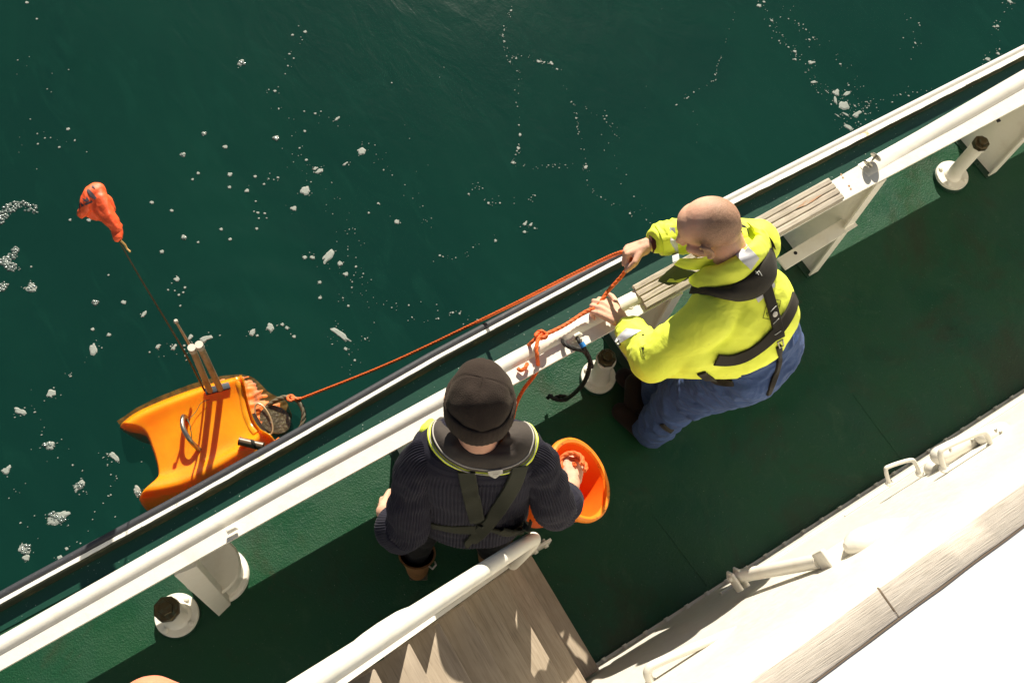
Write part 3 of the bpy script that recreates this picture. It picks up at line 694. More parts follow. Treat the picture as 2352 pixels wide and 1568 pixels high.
NAVY = cloth('navy_wool', (.019, .018, .031), .95, (.013, .012, .021), 380, .0012, 60, .001)
NAVY.b.inputs['Sheen Weight'].default_value = .06; NAVY = NAVY.m
m = cloth('brown_black_fleece', (.033, .023, .018), .98, (.020, .014, .011), 300, .0025, 26, .003); m.b.inputs['Sheen Weight'].default_value = .10
m.b.inputs['Sheen Tint'].default_value = (.5, .4, .3, 1); FLEECE = m.m
DARKT = cloth('black_trousers', (.010, .010, .011), .85).m
REFL = Mat('reflective_tape', (.60, .60, .62), .45, spec=.6); REFL.bump(REFL.noise(300, 2), .0006); REFL = REFL.m
PIPEG = Mat('grey_piping', (.45, .42, .38), .6).m
MAROON = cloth('maroon_cuff', (.085, .020, .022), .9).m
def skin(name, base, dark, red):
    m = Mat(name, base, .58, spec=.3)
    m.mixcol(m.ramp(m.noise(14, 5, .6), .42, .66, 0, .55), red)
    m.mixcol(m.ramp(m.noise(90, 4, .7), .55, .75, 0, .35), dark)
    m.bump(m.noise(320, 3, .6), .0012, .8); m.bump(m.noise(70, 4, .65), .0020, .5)
    m.mixcol(m.ramp(m.noise(38, 4, .7), .58, .68, 0, .30), tuple(min(1, c*1.12) for c in base))
    m.b.inputs['Subsurface Weight'].default_value = .07; m.b.inputs['Subsurface Radius'].default_value = (.012, .005, .003)
    m.b.inputs['Subsurface Scale'].default_value = .6
    return m
SKA = skin('skin_fair', (.66, .38, .26), (.45, .22, .14), (.62, .28, .19)).m
skb = skin('skin_ruddy', (.72, .42, .29), (.52, .26, .17), (.72, .34, .24)); SKB = skb.m
LEATHER = Mat('brown_boot_leather', (.24, .115, .045), .5); LEATHER.mixcol(LEATHER.ramp(LEATHER.noise(20, 5, .7), .45, .7, 0, .7), (.12, .055, .022))
LEATHER.mixcol(LEATHER.ramp(LEATHER.noise(45, 6, .85, (1, 1, .3)), .63, .67, 0, .6), (.45, .33, .18)); LEATHER.bump(LEATHER.noise(30, 4), .003); LEATHER = LEATHER.m
DBOOT = cloth('dark_brown_boot', (.014, .007, .005), .8).m
SOLE = Mat('boot_sole', (.05, .045, .03), .8).m

def head_prims(c, f, u, s=1.0, neck=None, ears=True):
    f = Vector(f).normalized(); u = Vector(u); u = (u-f*u.dot(f)).normalized(); l = u.cross(f)
    M = Matrix((f, l, u)).transposed(); c = Vector(c)
    def at(a, b, d): return c+(f*a+l*b+u*d)*s
    pr = [('e', at(-.012, 0, .012), (.092*s, .0755*s, .080*s), M), ('e', at(.030, 0, .012), (.062*s, .066*s, .066*s), M),
          ('e', at(-.050, 0, -.012), (.050*s, .060*s, .060*s), M),
          ('e', at(.038, 0, -.055), (.050*s, .056*s, .062*s), M), ('e', at(.062, 0, -.100), (.028*s, .032*s, .022*s), M),
          ('c', at(.086, .030, -.008), .010*s, at(.090, -.030, -.008), .010*s),
          ('c', at(.092, 0, -.020), .0085*s, at(.112, 0, -.052), .012*s), ('c', at(.100, .010, -.058), .009*s, at(.100, -.010, -.058), .009*s),
          ('c', at(.082, .020, -.082), .0095*s, at(.082, -.020, -.082), .0095*s),
          ('c', at(.060, .050, -.042), .016*s, at(.020, .060, -.052), .016*s), ('c', at(.060, -.050, -.042), .016*s, at(.020, -.060, -.052), .016*s),
          ('e', at(.083, .030, -.022), (.012*s, .013*s, .011*s), M), ('e', at(.083, -.030, -.022), (.012*s, .013*s, .011*s), M)]
    if ears:
        for sg in (1, -1):
            rim = [at(-.006-.016*math.cos(t)+.004, sg*(.080+.016*max(0, math.sin(t+.4))), -.028+.033*math.sin(t)) for t in np.linspace(-1.9, 2.6, 9)]
            for a, b in zip(rim[:-1], rim[1:]): pr.append(('c', a, .0060*s, b, .0060*s))
            pr.append(('e', at(.0, sg*.074, -.030), (.013*s, .007*s, .024*s), M))
    if neck is not None: pr.append(('c', at(-.030, 0, -.062), .054*s, neck, .062*s))
    return pr, at
def hand_prims(wrist, d, nb, thumb, curl=(25, 50, 30), spread=4, fore=None, fr=.030, s=1.0, thumb_close=.4):
    """palm, four bent fingers of unequal length, thumb from the side of the palm; thumb = side vector"""
    w = Vector(wrist); d = Vector(d).normalized(); nb = Vector(nb); nb = (nb-d*nb.dot(d)).normalized()
    t = Vector(thumb); t = (t-d*t.dot(d)-nb*t.dot(nb)).normalized(); pr = []
    offs = (.030, .010, -.011, -.031); L = ((.043, .026, .020), (.048, .029, .021), (.044, .027, .021), (.034, .021, .018)); kn = (.084, .088, .084, .077)
    for i in range(4):
        k = w+(d*kn[i]+t*offs[i]*1.0+nb*(.004-.004*abs(i-1.3)))*s
        pr.append(('c', w+(d*.012+t*offs[i]*.55)*s, .017*s, k, .0115*s))
        a = R(0); dd = d+t*math.tan(R(spread*(1.5-i))); dd.normalize(); p = k
        for j in range(3):
            a += R(curl[j]+3*(i == 3)*(j > 0)); q = p+(dd*math.cos(a)-nb*math.sin(a))*L[i][j]*s
            r0 = (.0098, .0088, .0078, .0068)[j]*(1 if i < 3 else .9); r1 = (.0098, .0088, .0078, .0068)[j+1]*(1 if i < 3 else .9)
            pr.append(('c', p, r0*s, q, r1*s)); p = q
    pr.append(('c', w+(d*.02+t*.018-nb*.008)*s, .019*s, w+(d*.05+t*.030-nb*.010)*s, .0165*s))
    b = w+(d*.045+t*.034-nb*.010)*s
    q1 = b+(d*.70+t*.72-nb*(.25+thumb_close*.4)).normalized()*.034*s
    q2 = q1+(d*.85+t*(.45-thumb_close)-nb*(.30+thumb_close*.5)).normalized()*.028*s
    q3 = q2+(d*.85+t*(.2-thumb_close)-nb*(.35+thumb_close*.6)).normalized()*.020*s
    pr += [('c', b, .0145*s, q1, .0118*s), ('c', q1, .0115*s, q2, .0105*s), ('c', q2, .0105*s, q3, .0082*s)]
    if fore is not None: pr.append(('c', fore, fr*1.25, w-d*.012*s, fr*.86)); pr.append(('c', w-d*.012*s, fr*.86, w+d*.02*s, .024*s))
    return pr
def limb(name, path, radii, m, parent, n=200, rings=70, ribs=0, amp=.0016, flat=1.0, wr=0, upv=None, capend=True):
    """soft tube through a path; optional knitted ribs and wrinkles as real relief"""
    c = [Vector(q) for q in crom(path, rings)]; rr = np.interp(np.linspace(0, len(radii)-1, rings), range(len(radii)), radii)
    u = Vector(upv) if upv else Vector((0, 0, 1)); v = []
    T = [(c[min(i+1, rings-1)]-c[max(i-1, 0)]).normalized() for i in range(rings)]
    if abs(T[0].dot(u)) > .95: u = Vector((1, 0, 0))
    for i in range(rings):
        u = (u-T[i]*u.dot(T[i])).normalized(); w = T[i].cross(u)
        for k in range(n):
            a = 2*math.pi*k/n; r = rr[i]+(amp*abs(math.sin(a*ribs/2))*2-amp if ribs else 0)
            p = c[i]+(u*math.cos(a)*flat+w*math.sin(a))*r
            if wr: r += wr*(nz((p.x*9, p.y*9, p.z*14), 1)+.5*nz(p, 30)); p = c[i]+(u*math.cos(a)*flat+w*math.sin(a))*r
            v.append(p)
    f = [(i*n+k, i*n+(k+1) % n, (i+1)*n+(k+1) % n, (i+1)*n+k) for i in range(rings-1) for k in range(n)]
    f += [tuple(range(n))[::-1], tuple((rings-1)*n+k for k in range(n))]
    me = mesh(v, f); return link(name, me, m, parent)

# ================================================================== person A: navy jumper, dark beanie
OA = Vector((.50, .64, 0)); RA = Vector((.86, -.51, 0)); FA = Vector((.51, .86, 0))
def A(r, f, z): return OA+RA*r+FA*f+Vector((0, 0, z))
pa = thing('person', A(0, 0, 0), 'person in dark beanie and ribbed navy jumper holding the orange bucket, seen from behind', 'person')
hc = A(.022, .105, 1.625); hf = (FA+Vector((0, 0, -.22))+RA*.03)
prims, atA = head_prims(hc, hf, (0, 0, 1), 1.0, A(.024, .035, 1.46))
prims += [('c', A(.03, .03, 1.34), .070, A(.03, -.02, 1.02), .08), ('c', A(-.09, .02, 1.39), .05, A(.15, .02, 1.39), .05),
          ('c', A(-.06, -.03, .95), .085, A(.12, -.03, .95), .085),
          ('c', A(-.065, .0, .92), .065, A(-.13, .0, .48), .045), ('c', A(-.13, .0, .48), .042, A(-.154, -.05, .10), .034), ('c', A(-.154, -.05, .08), .035, A(-.155, .07, .05), .034),
          ('c', A(.12, .0, .92), .065, A(.13, -.0, .48), .045), ('c', A(.13, -.0, .48), .052, A(.135, .0, .10), .036), ('c', A(.135, 0, .08), .035, A(.145, .12, .05), .034),
          ('c', A(-.10, .02, 1.38), .040, A(-.172, -.10, 1.10), .036), ('c', A(.17, .02, 1.38), .040, A(.285, -.06, 1.13), .038)]
prims += hand_prims(A(-.262, -.045, .905), FA*.35-Vector((0, 0, .9))-RA*.12, -RA, FA, (22, 35, 22), 3, A(-.19, -.10, 1.08), .030)
prims += hand_prims(A(.362, .045, .985), FA*.9-Vector((0, 0, .25))+RA*.12, Vector((0, 0, 1))+RA*.35, -RA, (75, 85, 55), 1, A(.285, -.06, 1.12), .031)
me = blob(prims, .0046, 2); link('body', me, SKA, pa)
# jumper torso: rings with knitted ribs
NS, NR = 520, 96
zs = [.90, .92, .95, 1.05, 1.16, 1.27, 1.345, 1.395, 1.432, 1.455, 1.475, 1.487]
hw = [.160, .172, .178, .176, .182, .192, .198, .188, .160, .122, .090, .074]
hd = [.105, .128, .132, .128, .126, .122, .112, .100, .088, .078, .072, .068]
cf = [-.03, -.035, -.035, -.018, .0, .018, .028, .033, .036, .038, .038, .038]
cr = [.03]*8+[.028, .026, .024, .024]
v = []
for i in range(NR):
    t = i/(NR-1)*(len(zs)-1)
    z, a, b, cc, r0 = (float(np.interp(t, range(len(zs)), q)) for q in (zs, hw, hd, cf, cr))
    for k in range(NS):
        th = 2*math.pi*k/NS; c_, s_ = math.cos(th), math.sin(th)
        sq = (abs(c_)**2.6+abs(s_)**2.6)**(-1/2.6)
        yoke = min(1, max(0, (z-1.375)/.02))
        rib = (1-yoke)*(abs(math.sin(th*54))*.0042-.0021)
        p = A(r0+(a+rib)*c_*sq, cc+(b+rib)*s_*sq, z)
        fold = .007*nz((p.x*7, p.y*7, p.z*16), 1)+.004*nz((p.x*16, p.y*16, p.z*34), 1)
        fold *= 1.4 if z < 1.15 else .7
        v.append(p+(RA*c_+FA*s_)*fold+Vector((0, 0, yoke*(abs(math.sin(t*11))*.004-.002)-.006*(1-abs(c_))*(z > 1.37))))
f = [(i*NS+k, i*NS+(k+1) % NS, (i+1)*NS+(k+1) % NS, (i+1)*NS+k) for i in range(NR-1) for k in range(NS)]
jump = link('jumper', mesh(v, f), NAVY, pa); TA = BVHTree.FromPolygons(v, f)
al = [A(-.100, .02, 1.395), A(-.128, .01, 1.365), A(-.158, -.035, 1.25), A(-.172, -.10, 1.12), A(-.180, -.125, 1.045), A(-.205, -.115, .995)]
limb('sleeve', al, [.048, .060, .064, .069, .071, .062], NAVY, pa, 300, 90, 46, .0023, wr=.012)
ar = [A(.165, .02, 1.395), A(.200, .01, 1.365), A(.240, -.030, 1.26), A(.275, -.072, 1.14), A(.297, -.065, 1.075), A(.330, -.02, 1.035)]
limb('sleeve', ar, [.048, .060, .064, .067, .066, .054], NAVY, pa, 300, 90, 46, .0023, wr=.012)
for q, rr_ in (((A(-.180, -.125, 1.05), A(-.202, -.118, 1.005), A(-.218, -.105, .975)), (.074, .083, .070)), ((A(.308, -.060, 1.068), A(.326, -.034, 1.045), A(.342, -.010, 1.028)), (.060, .067, .056))):
    limb('cuff', q, rr_, NAVY, pa, 200, 26, 60, .0016, wr=.006)
limb('trouser_leg', [A(-.06, -.03, .93), A(-.10, .02, .70), A(-.13, .0, .48), A(-.153, -.05, .27)], [.112, .082, .060, .050], DARKT, pa, 48, 40, wr=.012)
limb('trouser_leg', [A(.11, -.03, .93), A(.125, -.01, .70), A(.13, -.01, .48), A(.14, -.03, .27)], [.10, .095, .078, .062], DARKT, pa, 48, 40, wr=.012)
link('trouser_seat', blob([('c', A(-.055, -.035, .93), .112, A(.11, -.035, .93), .112)], .012, 3), DARKT, pa)
def boots():
    for ax, y0, dr in ((-.155, -.062, -.02), (.142, -.02, .02)):
        mb = None
        n = 40; vv = []
        prf = [(.312, .066, .056), (.318, .074, .064), (.30, .071, .062), (.25, .066, .058), (.18, .056, .055), (.12, .052, .056), (.07, .048, .058), (.02, .046, .058)]
        for z, a, b in prf:
            for k in range(n):
                th = 2*math.pi*k/n; vv.append(A(ax+a*math.cos(th)*(1+.05*nz((th, z*20, ax), 1)), y0-.005+b*math.sin(th), z))
        ff = [(i*n+k, i*n+(k+1) % n, (i+1)*n+(k+1) % n, (i+1)*n+k) for i in range(7) for k in range(n)]
        sh_ = MB(); sh_.v = vv; sh_.f = ff; b_ = sh_.build('boot', LEATHER, pa, smooth=True)
        link('foot', blob([('c', A(ax, y0-.01, .06), .046, A(ax+dr, y0+.15, .045), .042), ('c', A(ax, y0, .10), .048, A(ax+dr*.5, y0+.08, .07), .044)], .006, 3), LEATHER, b_)
        MB().prism([A(ax+dr*q[1]/.19+q[0], y0+q[1], .003) for q in ((-.036, -.06), (.036, -.06), (.042, .0), (.046, .12), (.03, .19), (-.03, .19), (-.046, .12), (-.042, .0))], (0, 0, .022)).build('sole', SOLE, b_, bevel=.004)
        MB().tube([A(ax+.045, y0-.05, .29), A(ax+.062, y0-.070, .335), A(ax+.074, y0-.055, .335), A(ax+.070, y0-.035, .29)], .0035, 8).build('pull_loop', PIPEG, b_, smooth=True)
boots()
# beanie: crown plus turned-up brim
fA = Vector(hf).normalized(); uA = (Vector((0, 0, 1))-fA*fA.z).normalized(); lA = uA.cross(fA)
bc = atA(-.008, 0, .004); v = []; n = 96; rings = 34
for i in range(rings):
    t = i/(rings-1); ph = math.pi/2*t
    for k in range(n):
        th = 2*math.pi*k/n
        rr = math.cos(ph)**.62 if t < 1 else 0
        seam = .0028*math.exp(-((math.sin(th*2.0+.3))/.10)**2)*math.sin(ph)
        fx = .108*rr*math.cos(th); ly = .091*rr*math.sin(th); h = .118*math.sin(ph)**.9-.006
        p = bc+fA*fx+lA*ly+uA*h
        d = .006*nz(p, 13)+.004*nz((p.x*30, p.y*30, p.z*12), 1)-seam
        v.append(p+(p-bc).normalized()*d)
f = [(i*n+k, i*n+(k+1) % n, (i+1)*n+(k+1) % n, (i+1)*n+k) for i in range(rings-1) for k in range(n)]
hat = link('beanie', mesh(v, f), FLEECE, pa)
v = []; prof_b = [(.0, -.062), (.006, -.064), (.011, -.055), (.012, -.02), (.010, .008), (.005, .014), (-.001, .010), (-.006, -.01)]
for j, (o_, h_) in enumerate(prof_b):
    for k in range(n*2):
        th = math.pi*k/n; tip = .012*math.cos(th)
        p = bc+fA*(.1035+o_)*math.cos(th)+lA*(.0875+o_)*math.sin(th)+uA*(h_-tip*.6)
        v.append(p+(p-bc).normalized()*(.0025*nz(p, 22)+.0005*math.sin(th*150)))
N2 = n*2; f = [(i*N2+k, i*N2+(k+1) % N2, ((i+1) % 8)*N2+(k+1) % N2, ((i+1) % 8)*N2+k) for i in range(8) for k in range(N2)]
link('brim', mesh(v, f), FLEECE, hat)
class Both:
    """first surface met, of jacket and dungarees"""
    def __init__(s, *t): s.t = t
    def ray_cast(s, o, d):
        h = [q.ray_cast(o, d) for q in s.t]; h = [q for q in h if q[0] is not None]
        return min(h, key=lambda q: q[3]) if h else (None, None, None, None)
def meshtree(objs):
    out = []
    for o in objs:
        w = worldloc(o); out.append(BVHTree.FromPolygons([q.co+w for q in o.data.vertices], [tuple(p_.vertices) for p_ in o.data.polygons]))
    return Both(*out)
def c2(cx, cy): return ((850+cx/2.376)/1.063, (820+cy/2.376)/1.063)
# lifejacket collar
def q2(cx, cy, z): return P((850+cx/2.376)/1.063, (820+cy/2.376)/1.063, z)
def pad(name, outer, inner, m, parent, puff=.02, n=60, mm=12, under=.012, wr=.003):
    o_, i_ = crom(outer, n), crom(inner, n); G = []
    for k in range(n):
        e = Vector(o_[k]); g_ = Vector(i_[k]); row = []
        nn = Vector((0, 0, 1)); cp = (CAMP-(e+g_)/2).normalized(); nn = (nn+cp*.8).normalized()
        for j in range(mm+1):
            t = j/mm; end = min(1, 6*min(k, n-1-k)/n+.15)
            p = e.lerp(g_, t)+nn*(puff*end*(math.sin(math.pi*t)**.55)+wr*nz((e.x*20+t*3, e.y*20, t*2), 1))
            row.append(p)
        for j in range(mm-1, 0, -2): t = j/mm; row.append(e.lerp(g_, t)-nn*under*math.sin(math.pi*t))
        G.append(row)
    K = len(G[0]); v = [q for r_ in G for q in r_]
    f = [(i*K+k, i*K+(k+1) % K, (i+1)*K+(k+1) % K, (i+1)*K+k) for i in range(n-1) for k in range(K)]+[tuple(range(K))[::-1], tuple((n-1)*K+k for k in range(K))]
    mb = MB(); mb.v = v; mb.f = f; return mb.build(name, m, parent, smooth=True, auto=60), G
outer = [q2(530, 470, 1.40), q2(486, 515, 1.43), q2(482, 590, 1.455), q2(525, 670, 1.455), q2(600, 735, 1.435), q2(700, 778, 1.40), q2(840, 793, 1.385), q2(960, 768, 1.40), q2(1045, 715, 1.435), q2(1082, 640, 1.455), q2(1086, 570, 1.455), q2(1050, 510, 1.42), q2(1000, 490, 1.38)]
inner = [q2(560, 470, 1.40), q2(620, 525, 1.44), q2(640, 560, 1.475), q2(655, 600, 1.49), q2(690, 640, 1.49), q2(740, 658, 1.485), q2(785, 662, 1.485), q2(840, 650, 1.485), q2(885, 620, 1.49), q2(905, 585, 1.49), q2(912, 550, 1.475), q2(915, 520, 1.44), q2(930, 495, 1.40)]
def near(p, tree, lift):
    d = (p-CAMP).normalized(); h = tree.ray_cast(CAMP, d)
    if h[0] is None: return p
    t = min((h[0]-CAMP).length-lift, (p-CAMP).length); return CAMP+d*t
outer = [near(p, TA, .012) for p in outer]; inner = [near(p, TA, .02) for p in inner]
cov, G = pad('collar_pad', outer, inner, COLLARC, pa, .030, wr=.006)
MB().tube([r_[1]+Vector((0, 0, .001)) for r_ in G[3:-3]], .0022, 8).build('piping', PIPEG, cov, smooth=True)
yb = MB(); pts = [r_[0] for r_ in G[2:-2]]; cen = A(.024, .05, 1.45)
rows = []
for p in pts:
    d = (p-cen); d.z = 0; d.normalize(); side = abs(d.dot(RA)); w = .0005+.008*side**2
    rows.append([p-d*.006+Vector((0, 0, -.006)), p+d*w+Vector((0, 0, -.010)), p+d*(w+.002)+Vector((0, 0, -.020)), p-d*.01+Vector((0, 0, -.024))])
v = [q for r_ in rows for q in r_]; f = [(i*4+k, i*4+(k+1) % 4, (i+1)*4+(k+1) % 4, (i+1)*4+k) for i in range(len(rows)-1) for k in range(4)]+[(3,2,1,0)]
yb.v = v; yb.f = f; yb.build('yellow_edge', HIVIS, cov, smooth=True)
MB().tube([p+(p-cen).normalized()*.004+Vector((0, 0, -.008)) for p in pts], .0018, 6).build('piping', PIPEG, cov, smooth=True)
# yellow front lobe by the left shoulder
link('front_lobe', blob([('c', q2(462, 545, 1.40), .024, q2(448, 610, 1.36), .026), ('c', q2(480, 505, 1.40), .016, q2(452, 585, 1.38), .024)], .006, 4), HIVIS, cov)
# badge with its small grey print
bd = MB(); pl = [(808, 778), (895, 768), (897, 785), (880, 795), (856, 819), (848, 819), (815, 800)]
TC = meshtree([cov, jump]); bd.prism([drape(TC, *c2(x, y), 1.4, .005)[0] for x, y in pl], (0, 0, .003)); badge = bd.build('badge', Mat('badge_white', (.50, .48, .44), .6).m, cov, bevel=.0008)
PRINT = Mat('grey_print', (.14, .13, .12), .8).m
for (x0, y0, x1, y1) in ((838, 786, 868, 783), (834, 797, 874, 792)):
    MB().tube([drape(TC, *c2(x0+(x1-x0)*t, y0+(y1-y0)*t+.6*math.sin(t*26)), 1.4, .0095)[0] for t in np.linspace(0, 1, 40)], .0007, 4).build('print_line', PRINT, badge)
def c2(cx, cy): return ((850+cx/2.376)/1.063, (820+cy/2.376)/1.063)
strap('harness_strap', TA, [c2(688, 780), c2(700, 860), c2(720, 950), c2(748, 1060), c2(755, 1085)], .050, STRAPG, pa, off=.007)
strap('harness_strap', TA, [c2(990, 750), c2(955, 860), c2(895, 960), c2(830, 1060), c2(740, 1160), c2(700, 1190)], .052, STRAPG, pa, off=.011, wid2=.042)
strap('belt', TA, [c2(420, 1070), c2(520, 1100), c2(640, 1118), c2(760, 1115), c2(840, 1120), c2(930, 1140), c2(1010, 1110)], .044, STRAPG, pa, off=.006)
strap('strap_tail', TA, [c2(900, 1105), c2(950, 1118), c2(1010, 1100), c2(1060, 1100)], .040, STRAPG, pa, off=.016)

# ================================================================== person B: bald, hi-vis jacket, blue dungarees
pb = thing('person', (1.58, .70, 0), 'bald person in hi-vis yellow jacket and blue dungarees bent over the rail hauling rope', 'person')
V = Vector
hf = V((-.70, .62, -.66)); hu = V((-.30, .52, .90))
hcB = V((1.563, .928, 1.425))
prims, atB = head_prims(hcB, hf, hu, 1.07, V((1.63, .83, 1.30)))
SL, SR = V((1.475, .705, 1.195)), V((1.775, .850, 1.235)); EL, ER = V((1.300, .715, 1.035)), V((1.690, 1.02, 1.11))
prims += [('c', V((1.64, .79, 1.24)), .095, V((1.72, .60, .95)), .105), ('c', SL, .052, SR, .052), ('c', V((1.64, .58, .88)), .080, V((1.77, .60, .88)), .080),
          ('c', V((1.65, .56, .85)), .085, V((1.52, .66, .46)), .058), ('c', V((1.52, .66, .46)), .055, V((1.485, .645, .10)), .038), ('c', V((1.485, .645, .07)), .036, V((1.45, .76, .045)), .034),
          ('c', V((1.77, .61, .85)), .080, V((1.63, .80, .46)), .058), ('c', V((1.63, .80, .46)), .055, V((1.60, .78, .10)), .038), ('c', V((1.60, .78, .07)), .036, V((1.56, .885, .045)), .034),
          ('c', SL, .046, EL, .038), ('c', SR, .046, ER, .038)]
WL = V((1.338, .930, .905)); WR_ = V((1.520, 1.080, 1.085))
prims += hand_prims(WL, V((-.30, .92, -.10)), V((.05, .05, 1)), V((1, .2, 0)), (34, 62, 40), .5, EL, .031, 1.05, .0)
prims += hand_prims(WR_, V((-.86, .28, -.28)), V((.05, .65, .75)), V((-.2, -.85, .2)), (68, 88, 55), 1, ER, .031, 1.02, .6)
me = blob(prims, .0044, 2)
# stubble: a darker shade of hair where it grows, over the sides and back of the scalp
bodyB = link('body', me, [SKB], pb)
at_ = me.color_attributes.new('stubble', 'FLOAT_COLOR', 'POINT')
fB = hf.normalized(); uB = (hu-fB*hu.dot(fB)).normalized(); lB = uB.cross(fB); off = V(pb.location)
dat = np.zeros((len(me.vertices), 4)); dat[:, 3] = 1
for i, vv_ in enumerate(me.vertices):
    d = vv_.co+off-hcB
    if d.length < .17:
        a, b, c_ = d.dot(fB)/.1, d.dot(lB)/.08, d.dot(uB)/.09
        s = .0
        hairline = .50-.80*max(0, c_)-.10*abs(b)            # receding front
        s = 1/(1+math.exp((a-hairline)*9))*(1/(1+math.exp((-c_-.75)*9)))
        s *= .7+.3*min(1, abs(b)**1.5+max(0, -a)*.6)
        dat[i, 0] = s
at_.data.foreach_set('color', dat.ravel()); pass
an = skb.N.new('ShaderNodeAttribute'); an.attribute_name = 'stubble'; sep = skb.N.new('ShaderNodeSeparateColor'); skb.t.links.new(an.outputs['Color'], sep.inputs[0])
grain = skb.ramp(skb.noise(300, 3, .7), .35, .65, .55, 1.0)
skb.mixcol(skb.ramp(skb.math('MULTIPLY', sep.outputs[0], grain), 0, 1, 0, .85), (.17, .105, .055))
# jacket
def ridge(p, s, st=(1, 1, 1)): return 1-2*abs(nz((p[0]*st[0], p[1]*st[1], p[2]*st[2]), s))
JP = [('c', V((1.65, .80, 1.245)), .115, V((1.70, .665, 1.08)), .150), ('c', V((1.60, .70, 1.12)), .135, V((1.66, .635, 1.02)), .150), ('c', V((1.735, .70, 1.10)), .122, V((1.738, .655, 1.02)), .124),
      ('c', SL+V((.02, .01, .0)), .088, SR, .085), ('c', SL, .088, EL+V((-.005, -.005, 0)), .080), ('c', EL, .074, WL+V((.0, -.055, .015)), .050),
      ('c', EL+V((.05, -.015, -.02)), .072, V((1.60, .62, 1.02)), .125), ('c', V((1.42, .68, 1.08)), .095, V((1.58, .66, 1.05)), .125),
      ('c', SR, .085, ER, .070), ('c', ER, .068, WR_+V((.055, -.012, .012)), .056), ('c', V((1.64, .84, 1.30)), .080, V((1.66, .80, 1.25)), .10)]
HEM0 = (1.70, .60, 1.035)
jm = blob(JP, .0065, 7)
def jf(c, n_):
    fore = min(1, max(0, ((V(c)-V((1.33, .80, 1.0))).length*-1+.17)/.08)) + min(1, max(0, ((V(c)-V((1.60, 1.05, 1.09))).length*-1+.17)/.08))
    d = .007*ridge(c, 4, (1, 1.2, .6))+.0025*ridge(c, 12)+.0008*nz(c, 40)
    return d*.8-.004+fore*(.010*ridge(c, 15, (1.6, .8, 1))+.004*ridge(c, 34))
displace(jm, jf)
bmj = bmesh.new(); bmj.from_mesh(jm); W0 = V(HEM0); sN = V((-.22, .36, .90)).normalized()
cut = bmesh.ops.bisect_plane(bmj, geom=bmj.verts[:]+bmj.edges[:]+bmj.faces[:], plane_co=W0, plane_no=sN)
bmesh.ops.delete(bmj, geom=[q for q in bmj.verts if (q.co-W0).dot(sN) < -1e-5 and q.co.x > 1.545], context='VERTS')
bmj.to_mesh(jm); bmj.free()
jacket = link('jacket', jm, HIVIS, pb)
TB = BVHTree.FromPolygons([q.co+off for q in jm.vertices], [tuple(p_.vertices) for p_ in jm.polygons])
# dungarees
DP = [('c', V((1.655, .60, .93)), .128, V((1.775, .625, .93)), .120), ('c', V((1.65, .565, .86)), .135, V((1.775, .585, .86)), .126), ('c', V((1.66, .635, 1.03)), .112, V((1.745, .65, 1.03)), .104),
      ('c', V((1.65, .565, .84)), .126, V((1.530, .650, .47)), .092), ('c', V((1.530, .650, .47)), .090, V((1.490, .650, .10)), .072),
      ('c', V((1.775, .59, .84)), .124, V((1.64, .79, .47)), .095), ('c', V((1.64, .79, .47)), .095, V((1.60, .78, .11)), .075)]
dm = blob(DP, .0065, 5)
def df(c, n_):
    return .013*ridge((c[0]+c[2]*.5, c[1], c[2]*2.2), 4.5)+.009*ridge((c[0], c[1]-c[2]*.4, c[2]*2), 10)+.004*ridge((c[0], c[1], c[2]*1.4), 19)+.002*nz(c, 38)-.008
displace(dm, df); dung = link('dungarees', dm, BLUEC, pb)
TD = BVHTree.FromPolygons([q.co+off for q in dm.vertices], [tuple(p_.vertices) for p_ in dm.polygons])
for q, e in (((1.485, .645), (1.44, .80)), ((1.60, .78), (1.545, .93))):
    link('boot', blob([('c', V((q[0], q[1], .06)), .050, V((e[0], e[1], .045)), .043), ('c', V((q[0], q[1], .05)), .050, V((q[0], q[1], .20)), .056)], .007, 3), DBOOT, pb)
link('boot_upper', blob([('c', P(1458, 880, .12), .045, P(1458, 930, .06), .05)], .008, 3), DBOOT, pb)
# cuffs
limb('inner_cuff', [WR_+V((.030, -.008, .006)), WR_+V((.004, .0, .0))], [.040, .036], MAROON, pb, 60, 14, wr=.003)
limb('storm_cuff', [WR_+V((.080, -.02, .016)), WR_+V((.030, -.008, .010))], [.062, .058], HIVIS, pb, 80, 20, wr=.006)
limb('storm_cuff', [WL+V((-.004, -.080, .020)), WL+V((.0, -.035, .008))], [.056, .052], HIVIS, pb, 80, 20, wr=.006)
def c3(cx, cy): return ((1400+cx/2.3067)/1.063, (440+cy/2.3067)/1.063)
TBD = Both(TB, TD)
def dpts(pts, tree, zdef=1.2, off=.006): return [drape(tree, *c3(x, y), zdef, off)[0] for x, y in pts]
# lifejacket worn over the jacket: black outer horseshoe with the yellow lobe inside it
o_b = dpts([(650, 640), (760, 655), (860, 678), (945, 680), (1040, 652), (1100, 602), (1135, 530), (1142, 450), (1125, 380), (1090, 325)], TB, 1.2, .008)
i_b = dpts([(665, 590), (740, 600), (820, 600), (900, 575), (980, 520), (1040, 460), (1075, 400), (1085, 360), (1075, 320), (1062, 300)], TB, 1.2, .010)
ljb, GB = pad('collar_cover', o_b, i_b, BLACKC, pb, .030, wr=.006)
o_y = dpts([(652, 575), (700, 615), (775, 628), (860, 606), (960, 556), (1045, 468), (1092, 400), (1100, 350), (1075, 300), (1020, 262)], TB, 1.2, .014)
i_y = dpts([(650, 545), (700, 515), (760, 492), (830, 462), (900, 424), (960, 380), (1000, 340), (1010, 310), (1000, 280), (985, 262)], TB, 1.25, .020)
ylobe, GY = pad('yellow_lobe', o_y, i_y, HIVIS, ljb, .030, wr=.008)
